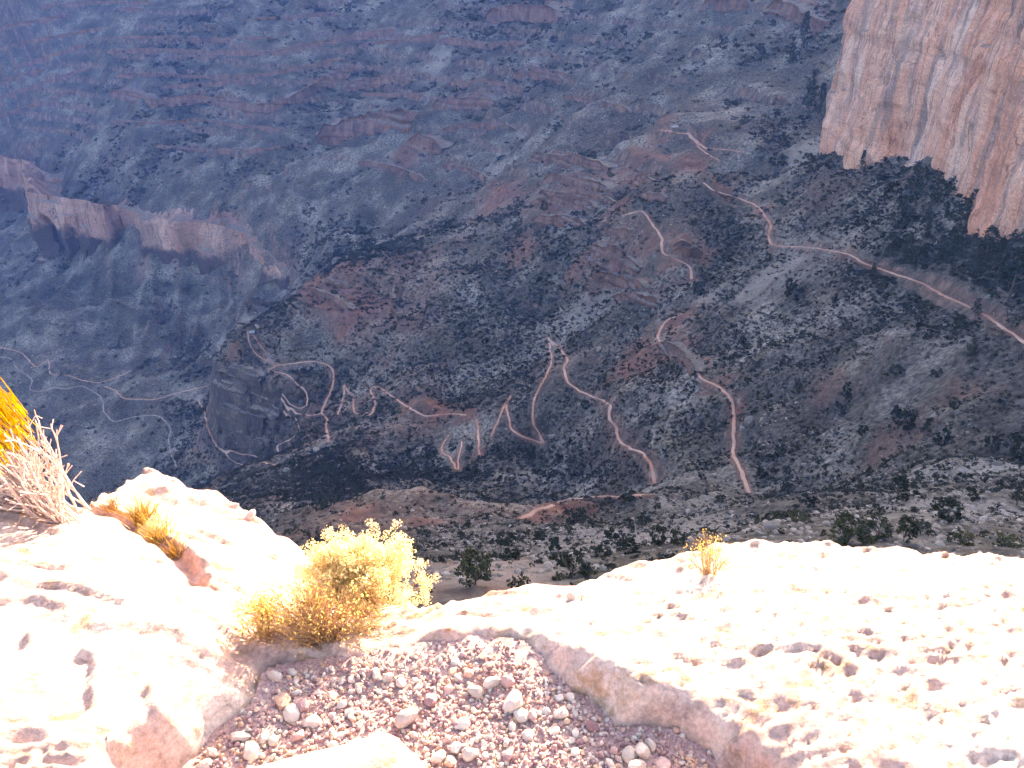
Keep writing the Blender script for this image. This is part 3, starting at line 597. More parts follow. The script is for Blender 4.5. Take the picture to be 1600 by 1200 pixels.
TREES = {}
for i, (kd, mt) in enumerate([("round", M_JUNIPER), ("round", M_JUNIPER), ("tall", M_JUNIPER), ("tall", M_JUNIPER), ("low", M_JUNIPER), ("round", M_NEARTREE), ("low", M_NEARTREE), ("round", M_NEARTREE)]):
    (lv, lf), (tv, tf) = tree_parts(kd, 300 + i)
    TREES[i] = (mesh_from("crown", lv, lf, mt, False), mesh_from("trunk", tv, tf, M_BARK, True))
def put_tree(variant, pos, height, width=1.0, rot=0.0):
    root = bpy.data.objects.new("juniper_tree" if variant not in (2, 3) else "fir_tree", None); COL.objects.link(root)
    root.location = pos; root.scale = (height * width, height * width, height); root.rotation_euler = (0, 0, rot); root.empty_display_size = 0.2
    link("crown", TREES[variant][0], root); link("trunk", TREES[variant][1], root)
    return root
def place_words(u, v, r):
    if v > crest_v(u) - 75 and u > 1150: w = "on the pale rim shelf"
    elif v > crest_v(u) - 70 and 640 < u <= 870: w = "on the pink soil spur"
    elif u > 1240 and v < 300: w = "by the orange cliff foot"
    elif u > 1330 and v < 500: w = "in woods under the orange cliff"
    elif u > 1180 and v < 560: w = "above the right trail"
    elif u > 1180: w = "on the right hillside"
    elif v > 780 and u > 860: w = "among boulders below the ledge"
    elif v > 700 and u < 600: w = "on the dark knoll"
    elif v > 690: w = "in the middle gully"
    elif u > 860 and v > 330: w = "among the switchbacks"
    elif u > 860: w = "at the side canyon head"
    elif v > 400 and u > 480: w = "above the winding trail"
    elif u < 480 and v > 480: w = "on the valley floor"
    else: w = "on the far hazy slope"
    return w + where(u, v)
ONES = "zero one two three four five six seven eight nine ten eleven twelve thirteen fourteen fifteen sixteen seventeen eighteen nineteen".split()
TENS = "- - twenty thirty forty fifty sixty seventy eighty ninety".split()
def spell(n):
    n = int(min(99, max(0, n))); return ONES[n] if n < 20 else TENS[n // 10] + ("-" + ONES[n % 10] if n % 10 else "")
def where(u, v): return ", %s percent across and %s percent up" % (spell(round(u / 16)), spell(round((1200 - v) / 12)))

# trees picked out from the photograph: foot pixel, crown width and height in pixels, kind
PICK = [(742, 914, 54, 58, 5, "large olive green juniper on the pink soil spur below the ledge"), (814, 922, 34, 30, 6, "small grey green bush below the larger spur juniper"), (894, 898, 46, 40, 1, "dark round juniper beside a bare grey snag below the ledge"),
        (917, 898, 28, 20, 6, "low olive bush right of the dark round juniper"), (872, 906, 20, 14, 6, "low yellow green bush touching the ledge rim"), (800, 874, 44, 24, 4, "spreading dark shrub left of the pale boulders"), (790, 852, 24, 26, 0, "dark juniper above the pink soil spur"), (845, 845, 16, 22, 0, None),
        (870, 858, 30, 24, 4, None), (960, 852, 32, 28, 1, None), (985, 864, 34, 26, 0, "broad dark juniper among pale boulders below the ledge"), (1004, 826, 20, 32, 3, None), (1028, 852, 24, 36, 1, "upright dark juniper close to the ledge rim"), (1060, 850, 22, 22, 0, None), (940, 870, 24, 22, 0, None), (980, 784, 24, 22, 0, "dark bush beside the pale trail junction"), (890, 815, 22, 20, 1, None),
        (745, 905, 20, 14, 6, None), (598, 872, 40, 20, 6, "low olive bush behind the yellow brush"), (640, 868, 34, 18, 6, None), (635, 858, 26, 16, 6, None), (905, 812, 30, 18, 4, None),
        (1323, 848, 48, 42, 5, "widest olive juniper on the pale shelf below the ledge"), (1370, 840, 34, 34, 7, "second olive juniper from the left on the pale shelf"), (1412, 846, 28, 42, 5, "tall oval juniper on the pale shelf"), (1438, 836, 22, 24, 7, "small dark juniper at the right of the shelf row"), (1357, 848, 26, 14, 6, None), (1500, 848, 34, 20, 6, "low grey bush at the rim by the right edge"), (1245, 815, 40, 16, 6, "low bush on the left end of the pale shelf"), (1216, 812, 22, 18, 6, None), (1310, 850, 34, 12, 6, None), (1570, 852, 40, 16, 6, None),
        (1400, 786, 30, 46, 2, "tallest dark fir below the right hillside"), (1420, 764, 18, 16, 0, None), (1480, 814, 34, 34, 1, "dark round tree near the right edge below the hillside"), (1464, 796, 18, 18, 0, None), (1412, 672, 26, 32, 0, "dark juniper in the middle of the right hillside"), (1443, 684, 18, 30, 2, None), (1470, 698, 20, 26, 0, None), (1395, 652, 24, 18, 4, None), (1320, 628, 18, 32, 3, "slim dark fir on the right hillside"), (1345, 678, 16, 14, 0, None), (1312, 646, 18, 16, 1, None), (1285, 745, 12, 22, 2, None), (1355, 745, 11, 18, 2, None),
        (1245, 612, 12, 22, 3, None), (1226, 570, 16, 14, 0, None), (1235, 455, 16, 22, 0, None), (1240, 468, 24, 22, 1, None), (1495, 530, 24, 30, 2, None), (1515, 558, 18, 26, 3, "dark fir on the slope just below the right trail"), (1523, 494, 14, 26, 3, "single dark fir standing beside the right trail"), (1575, 470, 40, 70, 2, "tall dark fir by the right edge under the orange cliff"), (1590, 440, 34, 60, 3, None), (1555, 440, 26, 50, 3, None),
        (1462, 590, 18, 14, 0, None), (1400, 585, 20, 14, 1, None), (1490, 640, 14, 18, 0, None), (1520, 780, 16, 18, 0, None), (1588, 790, 20, 40, 3, None), (1585, 720, 30, 40, 1, None), (1545, 705, 18, 24, 1, None), (1190, 745, 18, 18, 0, None), (1230, 770, 20, 16, 4, None), (1265, 790, 26, 18, 4, None),
        (1425, 305, 20, 44, 2, "dark fir standing against the orange cliff foot"), (1250, 95, 16, 60, 2, "tall dark fir left of the orange cliff edge"), (1262, 180, 22, 60, 3, "dark fir beside the left edge of the orange cliff"), (1278, 190, 16, 50, 2, None), (1235, 100, 14, 34, 3, None), (1345, 265, 10, 26, 2, None), (1465, 320, 24, 34, 2, None), (1500, 350, 26, 36, 3, None), (1440, 380, 20, 40, 2, None), (1410, 360, 20, 34, 3, None), (1540, 400, 26, 40, 2, None), (1480, 400, 22, 36, 3, None), (1520, 330, 20, 30, 3, None),
        (1215, 262, 24, 20, 1, None), (1120, 285, 14, 14, 1, None), (1200, 410, 10, 16, 0, None), (1090, 460, 14, 16, 0, None), (1105, 440, 16, 14, 1, None), (850, 330, 12, 16, 0, None), (1000, 545, 12, 12, 0, None), (940, 600, 16, 18, 0, None), (915, 640, 14, 16, 1, None)]
TREE_OBJ = []
def foot(u, v):
    p = hit(u, v, 40); return p
for k, (u, v, w, h, var, lab) in enumerate(PICK):
    p = foot(u, v)
    if p is None: continue
    D = np.linalg.norm(p); m = D / FPX; H = h * m * 1.06; base_w = {"r": 0.94, "t": 0.5, "l": 1.45}["t" if var in (2, 3) else "l" if var in (4, 6) else "r"]
    o = put_tree(var, (p[0], p[1], p[2] - 0.1), H, (w * m) / (H * base_w), k * 1.7)
    TREE_OBJ.append((u, v, D)); name = "fir" if var in (2, 3) else "juniper"
    if lab: tag(o, lab, "tree", "trees on the canyon slopes")
    else: tag(o, "dark green %s %s" % (name, place_words(u, v, D)), "tree", "trees on the canyon slopes")

# ------------------------------------------------------------------ scattered scrub, small trees and stones
N = 330000
a_ = rng.uniform(R(-43), R(42), N); r_ = 55 * (1900 / 55) ** (rng.random(N) ** 0.62)
px, py = r_ * np.sin(a_), r_ * np.cos(a_); pz = ground(px, py)
e = 3.0; gx = (ground(px + e, py) - ground(px - e, py)) / (2 * e); gy = (ground(px, py + e) - ground(px, py - e)) / (2 * e)
slope = np.hypot(gx, gy)
i_ = np.clip(np.searchsorted(rr, r_), 0, len(rr) - 1); j_ = np.clip(((a_ - aa[0]) / (aa[1] - aa[0])).astype(int), 0, NA - 1)
dt = DT[i_, j_]; redv = RED[i_, j_]; palev = PALE[i_, j_]
dens = 0.66 + 1.15 * fbm(px / 38, py / 38, 4, 201, 0.6) + 0.7 * fbm(px / 160, py / 160, 2, 205)
dens = (dens - 0.55 * ridged(px / 150, py / 150, 4, 3) - 0.35 * ridged(px / 48, py / 48, 3, 5) + 0.1) * (1 - 0.55 * redv) * (1 - 0.5 * palev)
uu, vv = pix(np.c_[px, py, pz])
woods = (1 - sstep(0.6, 1.2, np.hypot((uu - 1500) / 190, (vv - 380) / 130))) + 0.8 * (1 - sstep(0.5, 1.2, np.hypot((uu - 740) / 240, (vv - 725) / 38))) + 0.8 * (1 - sstep(0.5, 1.2, np.hypot((uu - 510) / 75, (vv - 750) / 55))) + 0.6 * (1 - sstep(0.5, 1.2, np.hypot((uu - 520) / 90, (vv - 380) / 50)))
floor_ = sstep(-470, -510, pz) if False else (1 - sstep(-520, -460, pz))
dens = (dens + 0.62 * woods - 0.45 * floor_ - 0.42 * sstep(700, 950, r_)) * np.interp(r_, [60, 130, 260, 420], [0.14, 0.16, 0.42, 1.0])
sunlit_gap = r_ < 48
keep = (rng.random(N) < np.clip(dens, 0.03, 1.4)) & (slope < 2.4) & (dt > 1.7 + 3.5 * np.clip(woods, 0, 1)) & ~sunlit_gap
px, py, pz, r_, woods, uu, vv, floor_ = (q[keep] for q in (px, py, pz, r_, woods, uu, vv, floor_))
n = len(px)
size = (0.42 + 1.0 * rng.random(n) ** 2.4 + 0.35 * np.clip(woods, 0, 1)) * np.interp(r_, [60, 200, 500, 1000, 1800], [0.65, 1.1, 1.9, 4.0, 5.6])
big = rng.random(n) < 0.05 + 0.10 * np.clip(woods, 0, 1) ; size = np.where(big, size * 1.6, size)
D_ = np.sqrt(px ** 2 + py ** 2 + pz ** 2); app = size / D_
inview = (uu > 4) & (uu < 1596) & (vv > 8) & (vv < crest_v(uu) - 8)
def seen(k):
    p = hit(uu[k], vv[k] - 0.6 * size[k] / D_[k] * FPX, 40)
    return p is None or np.linalg.norm(p) > 0.93 * D_[k]
order = [k for k in np.argsort(-app) if inview[k]]
tree_idx = []; need = 300 - len(TREE_OBJ)
for k in order:
    if len(tree_idx) >= need: break
    if big[k] and seen(k): tree_idx.append(k)
ts = set(tree_idx); shrub_idx = []
for k in order:
    if len(shrub_idx) >= 300: break
    if k not in ts and not big[k] and seen(k): shrub_idx.append(k)
for q, k in enumerate(tree_idx):
    var = (0, 1, 4, 0, 1, 3)[q % 6] if woods[k] < 0.5 else (2, 3, 0, 1)[q % 4]
    o = put_tree(var, (px[k], py[k], pz[k] - 0.15), size[k] * (1.15 if var in (0, 1) else 1.7 if var in (2, 3) else 0.9), 1.0, q * 2.1)
    tag(o, "%s dark %s %s" % ("small" if size[k] < 3 else "large", "fir" if var in (2, 3) else "juniper", place_words(uu[k], vv[k], r_[k])), "tree", "trees on the canyon slopes")
SHRUBS = []
for i in range(5):
    g = np.random.default_rng(400 + i); nc = 9 + i
    cs = np.c_[g.normal(size=nc) * 0.30, g.normal(size=nc) * 0.30, 0.16 + 0.42 * g.random(nc)]
    lv, lf = leaves(cs, 9, 0.20, 0.115, 410 + i); SHRUBS.append(mesh_from("shrub", lv, lf, M_SCRUB, False))
src_shrub = []
for q, k in enumerate(shrub_idx):
    o = link("shrub", SHRUBS[q % 5], None, (px[k], py[k], pz[k] - 0.05)); s = size[k]; o.scale = (s, s, s * 0.9); o.rotation_euler = (0, 0, q * 1.3)
    tag(o, "grey desert shrub %s" % place_words(uu[k], vv[k], r_[k]), "shrub", "desert shrubs on the canyon slopes")
    if q < 5: src_shrub.append(o)

def scatter_object(name, pts, scl, rotz, idx, sources, label, cat):
    me = bpy.data.meshes.new(name); me.vertices.add(len(pts)); me.vertices.foreach_set("co", np.asarray(pts, np.float32).ravel())
    a = me.attributes.new("scl", 'FLOAT_VECTOR', 'POINT'); a.data.foreach_set("vector", np.asarray(scl, np.float32).ravel())
    a = me.attributes.new("rot", 'FLOAT_VECTOR', 'POINT'); a.data.foreach_set("vector", np.asarray(rotz, np.float32).ravel())
    a = me.attributes.new("pick", 'INT', 'POINT'); a.data.foreach_set("value", np.asarray(idx, np.int32))
    me.update(); ob = link(name, me)
    ng = bpy.data.node_groups.new(name, 'GeometryNodeTree')
    ng.interface.new_socket("Geometry", in_out='INPUT', socket_type='NodeSocketGeometry'); ng.interface.new_socket("Geometry", in_out='OUTPUT', socket_type='NodeSocketGeometry')
    nn = ng.nodes; gi = nn.new("NodeGroupInput"); go = nn.new("NodeGroupOutput"); iop = nn.new("GeometryNodeInstanceOnPoints"); jn = nn.new("GeometryNodeJoinGeometry")
    for s in reversed(sources):
        oi = nn.new("GeometryNodeObjectInfo"); oi.transform_space = 'ORIGINAL'; oi.inputs["Object"].default_value = s; oi.inputs["As Instance"].default_value = True
        ng.links.new(oi.outputs["Geometry"], jn.inputs[0])
    def na(nm, ty):
        x = nn.new("GeometryNodeInputNamedAttribute"); x.data_type = ty; x.inputs["Name"].default_value = nm; return [o for o in x.outputs if o.enabled and o.name == "Attribute"][0]
    ng.links.new(gi.outputs[0], iop.inputs["Points"]); ng.links.new(jn.outputs[0], iop.inputs["Instance"])
    iop.inputs["Pick Instance"].default_value = True
    ng.links.new(na("pick", 'INT'), iop.inputs["Instance Index"]); ng.links.new(na("rot", 'FLOAT_VECTOR'), iop.inputs["Rotation"]); ng.links.new(na("scl", 'FLOAT_VECTOR'), iop.inputs["Scale"])
    ng.links.new(iop.outputs[0], go.inputs[0])
    md = ob.modifiers.new("scatter", 'NODES'); md.node_group = ng
    return tag(ob, label, cat, kind="stuff")
rest = np.ones(n, bool); rest[tree_idx] = False; rest[shrub_idx] = False
nr_ = rest.sum(); sz = size[rest]
scatter_object("scrub", np.c_[px, py, pz - 0.05][rest], np.c_[sz, sz, sz * (0.75 + 0.4 * rng.random(nr_))], np.c_[np.zeros(nr_), np.zeros(nr_), rng.random(nr_) * 6.28], rng.integers(0, 5, nr_), src_shrub, "grey green scrub covering all the shaded canyon slopes", "scrub")

# boulders
STONES = [stone_mesh("boulder", 500 + i, M_BOULDER, 0.75) for i in range(5)]
STONES2 = [stone_mesh("stone", 520 + i, M_RUBBLE, 0.7) for i in range(4)]
BOULD = [(1249, 506, 14, 16, "bright white boulder alone on the right hillside"), (1170, 664, 24, 26, "large grey boulder beside the trail bend"), (1192, 660, 14, 18, "grey rock just right of the large trailside boulder"), (1160, 672, 14, 10, "low grey rock at the foot of the large trailside boulder"), (935, 548, 16, 12, "pale boulder below the ridge near the switchback"), (863, 684, 16, 12, "grey boulder right of the lowest switchback"),
         (856, 715, 14, 18, "pale slab under the switchback corner"), (884, 732, 16, 10, "tilted grey slab in the gully"), (820, 748, 16, 8, None), (800, 746, 12, 6, None), (950, 634, 7, 6, None), (905, 634, 10, 8, "pale rock beside the upper switchback"),
         (1308, 492, 8, 6, None), (1345, 600, 8, 6, None), (1305, 655, 6, 6, None), (1470, 790, 20, 8, None), (1450, 792, 14, 8, None), (1505, 738, 24, 10, "long pale rock on the right hillside"), (1560, 726, 14, 8, None), (1268, 716, 14, 8, None), (1256, 728, 12, 8, None), (1300, 225, 12, 8, "white rocks at the foot of the orange cliff"), (1292, 232, 9, 6, None), (1286, 240, 8, 6, None), (345, 548, 14, 20, "pale block on the tip of the ridge nose"),
         (388, 505, 18, 14, "pale rocky knob at the end of the ridge"), (402, 512, 12, 10, None), (376, 512, 12, 9, None), (448, 738, 12, 14, "pale rock below the dark cliff at the trail end"), (505, 698, 16, 10, None), (494, 704, 14, 9, None), (518, 702, 10, 8, None), (670, 890, 12, 8, None), (690, 905, 12, 8, None), (780, 900, 14, 10, None), (795, 908, 10, 8, None), (650, 915, 12, 8, None), (930, 888, 20, 8, "pale flat rock below the ledge rim"), (905, 872, 14, 8, None), (945, 890, 18, 7, None), (1010, 864, 12, 7, None), (960, 840, 12, 7, None), (1075, 800, 12, 7, None), (1066, 795, 9, 6, None), (1090, 806, 10, 6, None),
         (1205, 826, 34, 22, "large pale boulder at the left end of the shelf"), (1186, 836, 20, 12, None), (465, 14, 7, 5, None), (375, 16, 6, 5, None), (440, 133, 6, 5, None), (1120, 470, 8, 6, None), (1210, 340, 8, 6, None), (1160, 350, 9, 8, None), (1150, 345, 8, 6, None), (980, 545, 10, 7, None), (965, 560, 9, 6, None)]
src_b = []
for k, (u, v, w, h, lab) in enumerate(BOULD):
    p = foot(u, v)
    if p is None: continue
    D = np.linalg.norm(p); m = D / FPX; o = link("boulder", STONES[k % 5], None, (p[0], p[1], p[2] + 0.22 * h * m)); o.scale = (w * m * 0.46, w * m * 0.40, h * m * 0.55); o.rotation_euler = (0.1 * (k % 3), 0.1 * (k % 4), k * 1.9)
    tag(o, lab or "pale boulder %s" % place_words(u, v, D), "boulder", "boulders on the canyon slopes")
N = 130000
a_ = rng.uniform(R(-42), R(41), N); r_ = 60 * (1500 / 60) ** (rng.random(N) ** 0.7)
qx, qy = r_ * np.sin(a_), r_ * np.cos(a_); qz = ground(qx, qy)
i_ = np.clip(np.searchsorted(rr, r_), 0, len(rr) - 1); j_ = np.clip(((a_ - aa[0]) / (aa[1] - aa[0])).astype(int), 0, NA - 1)
dn = 0.05 + 1.1 * fbm(qx / 38, qy / 38, 3, 231) + 1.1 * PALE[i_, j_]
kp = (rng.random(N) < dn) & (DT[i_, j_] > 2.5); qx, qy, qz, r_ = qx[kp], qy[kp], qz[kp], r_[kp]; m_ = len(qx)
sz = (0.10 + 0.5 * rng.random(m_) ** 4) * np.interp(r_, [60, 300, 800, 1500], [0.9, 1.5, 2.2, 3.0])
STO = []
for i in range(4):
    p = foot(700 + 22 * i, 905); o = link("stone", STONES2[i], None, (p[0], p[1], p[2] + 0.05)); o.scale = (0.35, 0.3, 0.3); STO.append(tag(o, "loose stone on the pink soil spur" + where(700 + 22 * i, 905), "stone", "loose stones on the spur"))
scatter_object("talus", np.c_[qx, qy, qz + 0.1 * sz], np.c_[sz, sz, sz], rng.random((m_, 3)) * np.array([0.5, 0.5, 6.28]), rng.integers(0, 4, m_), STO, "pale talus stones littering the shaded canyon slopes", "stones")

# ------------------------------------------------------------------ two small shelters far down the trail
def shelter(u, v, w, lab, roofc):
    p = foot(u, v); root = bpy.data.objects.new("trail_shelter", None); COL.objects.link(root); root.location = (p[0], p[1], p[2] + 0.3); root.rotation_euler = (0, 0, 0.3)
    h = w * 0.42
    link("wall", box_mesh("wall", (-w / 2, -w * 0.3, -1.5), (w / 2, w * 0.3, h)), root).data.materials.append(mat_simple("stone_wall", [(0.3, (0.16, 0.12, 0.10)), (0.7, (0.28, 0.22, 0.19))], 1.5))
    v_ = [(-w * .6, -w * .42, h), (w * .6, -w * .42, h), (w * .6, w * .42, h), (-w * .6, w * .42, h), (-w * .45, 0, h + w * .28), (w * .45, 0, h + w * .28)]
    me = bpy.data.meshes.new("roof"); me.from_pydata(v_, [], [(0, 1, 5, 4), (2, 3, 4, 5), (0, 4, 3), (1, 2, 5), (3, 2, 1, 0)]); me.materials.append(mat_simple("roof_sheet", [(0.3, roofc), (0.7, tuple(min(1, c * 1.15) for c in roofc))], 2.0, rough=0.5)); link("roof", me, root)
    tag(root, lab, "hut")
shelter(1054, 203, 6.0, "tiny stone rest house with pale roof beside the upper trail", (0.24, 0.26, 0.28))
shelter(394, 522, 4.5, "tiny hut with blue grey roof on the ridge tip", (0.20, 0.28, 0.36))

# ------------------------------------------------------------------ foreground bedrock ledge (metres from the viewer)
GRAVEL_Z = -1.53
def atz(u, v, z):
    d = ray(u, v); return d * (z / d[2])
B = []
def bz(*a):
    for (u, v, z) in a: B.append(atz(u, v, z))
bz((0, 805, -1.47), (60, 800, -1.50), (130, 790, -1.56), (165, 742, -1.70), (230, 730, -1.71), (300, 762, -1.72), (390, 803, -1.75), (468, 868, -1.80), (490, 940, -1.80), (440, 940, -1.70), (400, 880, -1.66), (300, 840, -1.62), (230, 790, -1.65), (280, 880, -1.55), (200, 830, -1.55), (150, 800, -1.56),
   (60, 880, -1.42), (180, 900, -1.43), (300, 930, -1.48), (100, 1000, -1.40), (200, 1000, -1.41), (300, 1000, -1.43), (380, 1000, -1.50), (100, 1100, -1.38), (250, 1100, -1.40), (340, 1060, -1.47), (400, 1060, -1.525), (380, 1110, -1.51), (0, 1200, -1.36), (200, 1200, -1.38), (290, 1180, -1.44), (0, 950, -1.38), (-200, 900, -1.36), (-200, 1100, -1.34),
   (430, 1012, -1.495), (500, 1014, -1.50), (570, 1010, -1.495), (520, 1000, -1.58), (560, 960, -1.78), (620, 960, -1.74), (660, 960, -1.68), (640, 1000, -1.60), (680, 985, -1.50), (760, 985, -1.465), (850, 1020, -1.455), (930, 1060, -1.45), (1010, 1110, -1.45), (1120, 1135, -1.44), (1200, 1190, -1.43),
   (700, 948, -1.66), (800, 935, -1.62), (900, 912, -1.66), (1000, 884, -1.66), (1100, 870, -1.63), (1190, 843, -1.63), (1300, 850, -1.61), (1400, 853, -1.59), (1500, 862, -1.57), (1600, 877, -1.55), (1700, 880, -1.53), (800, 970, -1.55), (900, 980, -1.52), (1000, 960, -1.53), (1100, 940, -1.53), (1200, 920, -1.53), (1300, 920, -1.50), (1500, 930, -1.47), (1600, 950, -1.45),
   (1000, 1040, -1.455), (1100, 1040, -1.45), (1200, 1040, -1.44), (1350, 1020, -1.42), (1500, 1040, -1.40), (1600, 1060, -1.38), (1200, 1120, -1.43), (1350, 1130, -1.40), (1500, 1150, -1.37), (1650, 1150, -1.35), (1350, 1200, -1.385), (1800, 1000, -1.38))
for (x, y, z) in ((-1.6, 0.2, -1.36), (0, 0.2, -1.46), (1.6, 0.2, -1.37), (-3, 1.5, -1.36), (-3, 2.6, -1.7), (3, 1.5, -1.40), (3, 2.2, -1.62), (0, -1.5, -1.4)): B.append((x, y, z))
bedtop = RBF(B, 0.05, 0.01)
cr = np.array([atz(u, v, z)[:2] for (u, v, z) in ((-300, 790, -1.46), (0, 800, -1.47), (130, 785, -1.57), (165, 742, -1.70), (230, 730, -1.71), (300, 762, -1.72), (390, 803, -1.75), (468, 868, -1.80), (540, 930, -1.80), (620, 950, -1.76), (700, 946, -1.66), (900, 910, -1.66), (1000, 882, -1.66), (1190, 841, -1.63), (1400, 851, -1.59), (1600, 875, -1.55), (1800, 880, -1.53))])
GP = np.array([atz(u, v, GRAVEL_Z)[:2] for (u, v) in ((250, 1240), (300, 1196), (360, 1150), (428, 1112), (436, 1066), (484, 1052), (566, 1044), (640, 1034), (740, 1016), (800, 1024), (850, 1058), (905, 1098), (950, 1146), (1010, 1158), (1040, 1166), (1100, 1200), (1150, 1250), (700, 1400), (300, 1400))])
def poly_sd(x, y, P):
    """signed distance to polygon, negative inside"""
    d = np.full(np.shape(x), 1e9); s = np.zeros(np.shape(x), bool); n = len(P)
    for i in range(n):
        a = P[i - 1]; b = P[i]; ex, ey = b - a; wx, wy = x - a[0], y - a[1]
        t = np.clip((wx * ex + wy * ey) / (ex * ex + ey * ey), 0, 1); d = np.minimum(d, np.hypot(wx - ex * t, wy - ey * t))
        c = ((a[1] > y) != (b[1] > y)); s ^= c & (x < (b[0] - a[0]) * (y - a[1]) / (b[1] - a[1] + 1e-12) + a[0])
    return np.where(s, -d, d)
GROOVE = [np.array([atz(u, v, -1.6)[:2] for (u, v) in ((135, 800), (200, 800), (215, 830), (250, 855), (285, 880), (310, 930))])]
def bed(x, y, fine=True):
    z = bedtop(x, y)
    yc = np.interp(x, cr[:, 0], cr[:, 1]) + 0.03 * fbm(x / 0.12, y * 0 + 3, 3, 601)
    d = np.maximum(y - yc, 0); z = z - (0.9 * d + 2.2 * d * d / (0.25 + d))
    if fine:
        wx = x + 0.05 * fbm(x / 0.3, y / 0.3, 3, 607); wy = y + 0.05 * fbm(x / 0.3, y / 0.3, 3, 613)
        z = z + 0.020 * ridged(wx / 0.42, wy / 0.42, 4, 617) + 0.015 * fbm(wx / 0.09, wy / 0.09, 4, 619, 0.6)
        w1, h1 = worley(wx / 0.062 + 0.35 * wy / 0.05, wy / 0.05, 621); w2, h2 = worley(wx / 0.026, wy / 0.021, 631)
        right = sstep(-0.15, 0.35, x) * 0.75 + 0.25
        z = z - 0.0055 * right * (1 - sstep(0.02, 0.32 + 0.16 * h1, w1 + 0.22 * fbm(x / 0.03, y / 0.03, 2, 623))) * sstep(-0.3, 0.6, h1) - 0.0095 * right * (1 - sstep(0.05, 0.40 + 0.15 * h2, w2)) * sstep(-0.5, 0.4, h2)
        w3, h3 = worley(wx / 0.045 - 0.3 * wy / 0.04, wy / 0.033, 637); z = z - 0.0085 * right * (1 - sstep(0.03, 0.34 + 0.2 * h3, w3 + 0.15 * fbm(x / 0.02, y / 0.02, 2, 639))) * sstep(-0.1, 0.6, h3)
        stepn = fbm(wx / 0.55 + 4, wy / 0.3, 2, 641); q = stepn * 5; f = q - np.floor(q); z = z + 0.022 * (sstep(0.42, 0.58, f) - f) * (1 - 0.5 * right)
        z = z + 0.0040 * fbm(x / 0.022, y / 0.022, 3, 643, 0.7)
    for gp in GROOVE:
        dm = np.full(np.shape(x), 1e9)
        for a, b in zip(gp[:-1], gp[1:]):
            ex, ey = b - a; t = np.clip(((x - a[0]) * ex + (y - a[1]) * ey) / (ex * ex + ey * ey), 0, 1); dm = np.minimum(dm, np.hypot(x - a[0] - ex * t, y - a[1] - ey * t))
        z = z - 0.06 * (1 - sstep(0.005, 0.05, dm + 0.01 * fbm(x / 0.04, y / 0.04, 2, 651)))
    sd = poly_sd(x, y, GP) + 0.035 * fbm(x / 0.13, y / 0.13, 4, 661, 0.6)
    return np.where(sd < 0.09, np.minimum(z, GRAVEL_Z - 0.10 + (z - GRAVEL_Z + 0.10) * sstep(-0.03, 0.09, sd) ** 0.8), z)
bx = np.concatenate([np.linspace(-3.4, -1.9, 50)[:-1], np.linspace(-1.9, 2.0, 390)[:-1], np.linspace(2.0, 3.4, 50)])
by = np.concatenate([np.linspace(-2.0, 0.8, 40)[:-1], np.linspace(0.8, 2.75, 210)[:-1], np.linspace(2.75, 9.0, 60)])
BX, BY = np.meshgrid(bx, by); BZ = bed(BX, BY)
def mat_ledge():
    t = NT("pale_limestone", 0.9)
    c = t.ramp(t.noise(2.6, 9, 0.68, None, 0.6), [(0.34, (0.50, 0.32, 0.28)), (0.46, (0.56, 0.375, 0.335)), (0.54, (0.62, 0.455, 0.405)), (0.66, (0.70, 0.57, 0.515))])
    c = t.mix(t.math('MULTIPLY', t.ramp(t.noise(11, 7, 0.7), [(0.54, 0.0), (0.64, 1.0)]), 0.65), c, (0.36, 0.19, 0.085))
    c = t.mix(t.math('MULTIPLY', t.ramp(t.noise(6, 7, 0.7, t.mapped((1, 1.6, 1))), [(0.54, 0.0), (0.62, 1.0)]), 0.6), c, (0.26, 0.20, 0.20))
    cr_ = t.voro(5.0, t.mapped((1, 1.4, 1)), "Distance"); wob = t.math('ADD', cr_, t.math('MULTIPLY', t.noise(22, 5, 0.7), 0.35))
    c = t.mix(t.math('MULTIPLY', t.ramp(wob, [(0.62, 0.0), (0.66, 1.0), (0.70, 0.0)]), 0.35), c, (0.22, 0.13, 0.09))
    c = t.mix(0.75, c, t.ramp(t.noise(75, 6, 0.75), [(0.32, 0.50), (0.62, 1.12)]), 'MULTIPLY')
    t.color(c); t.bump(t.noise(60, 8, 0.75), 0.7, 0.008); return t.m
M_LEDGE = mat_ledge()
tag(link("rock_ledge", mesh_from("rock_ledge", np.stack([BX, BY, BZ], -1).reshape(-1, 3), grid_faces(len(by), len(bx)), M_LEDGE)), kind="structure")
def bedz(x, y): return float(bed(np.array([x]), np.array([y]))[0])
def bhit(u, v):
    """where the line of sight through a foreground pixel meets the ledge"""
    Y = np.linspace(0.8, 3.4, 700); d = ray(u, v); d = d / d[1]; P = Y[:, None] * d; g = bed(P[:, 0], P[:, 1]); k = int(np.argmax(P[:, 2] < g)); return P[k] if P[k, 2] < g[k] else None

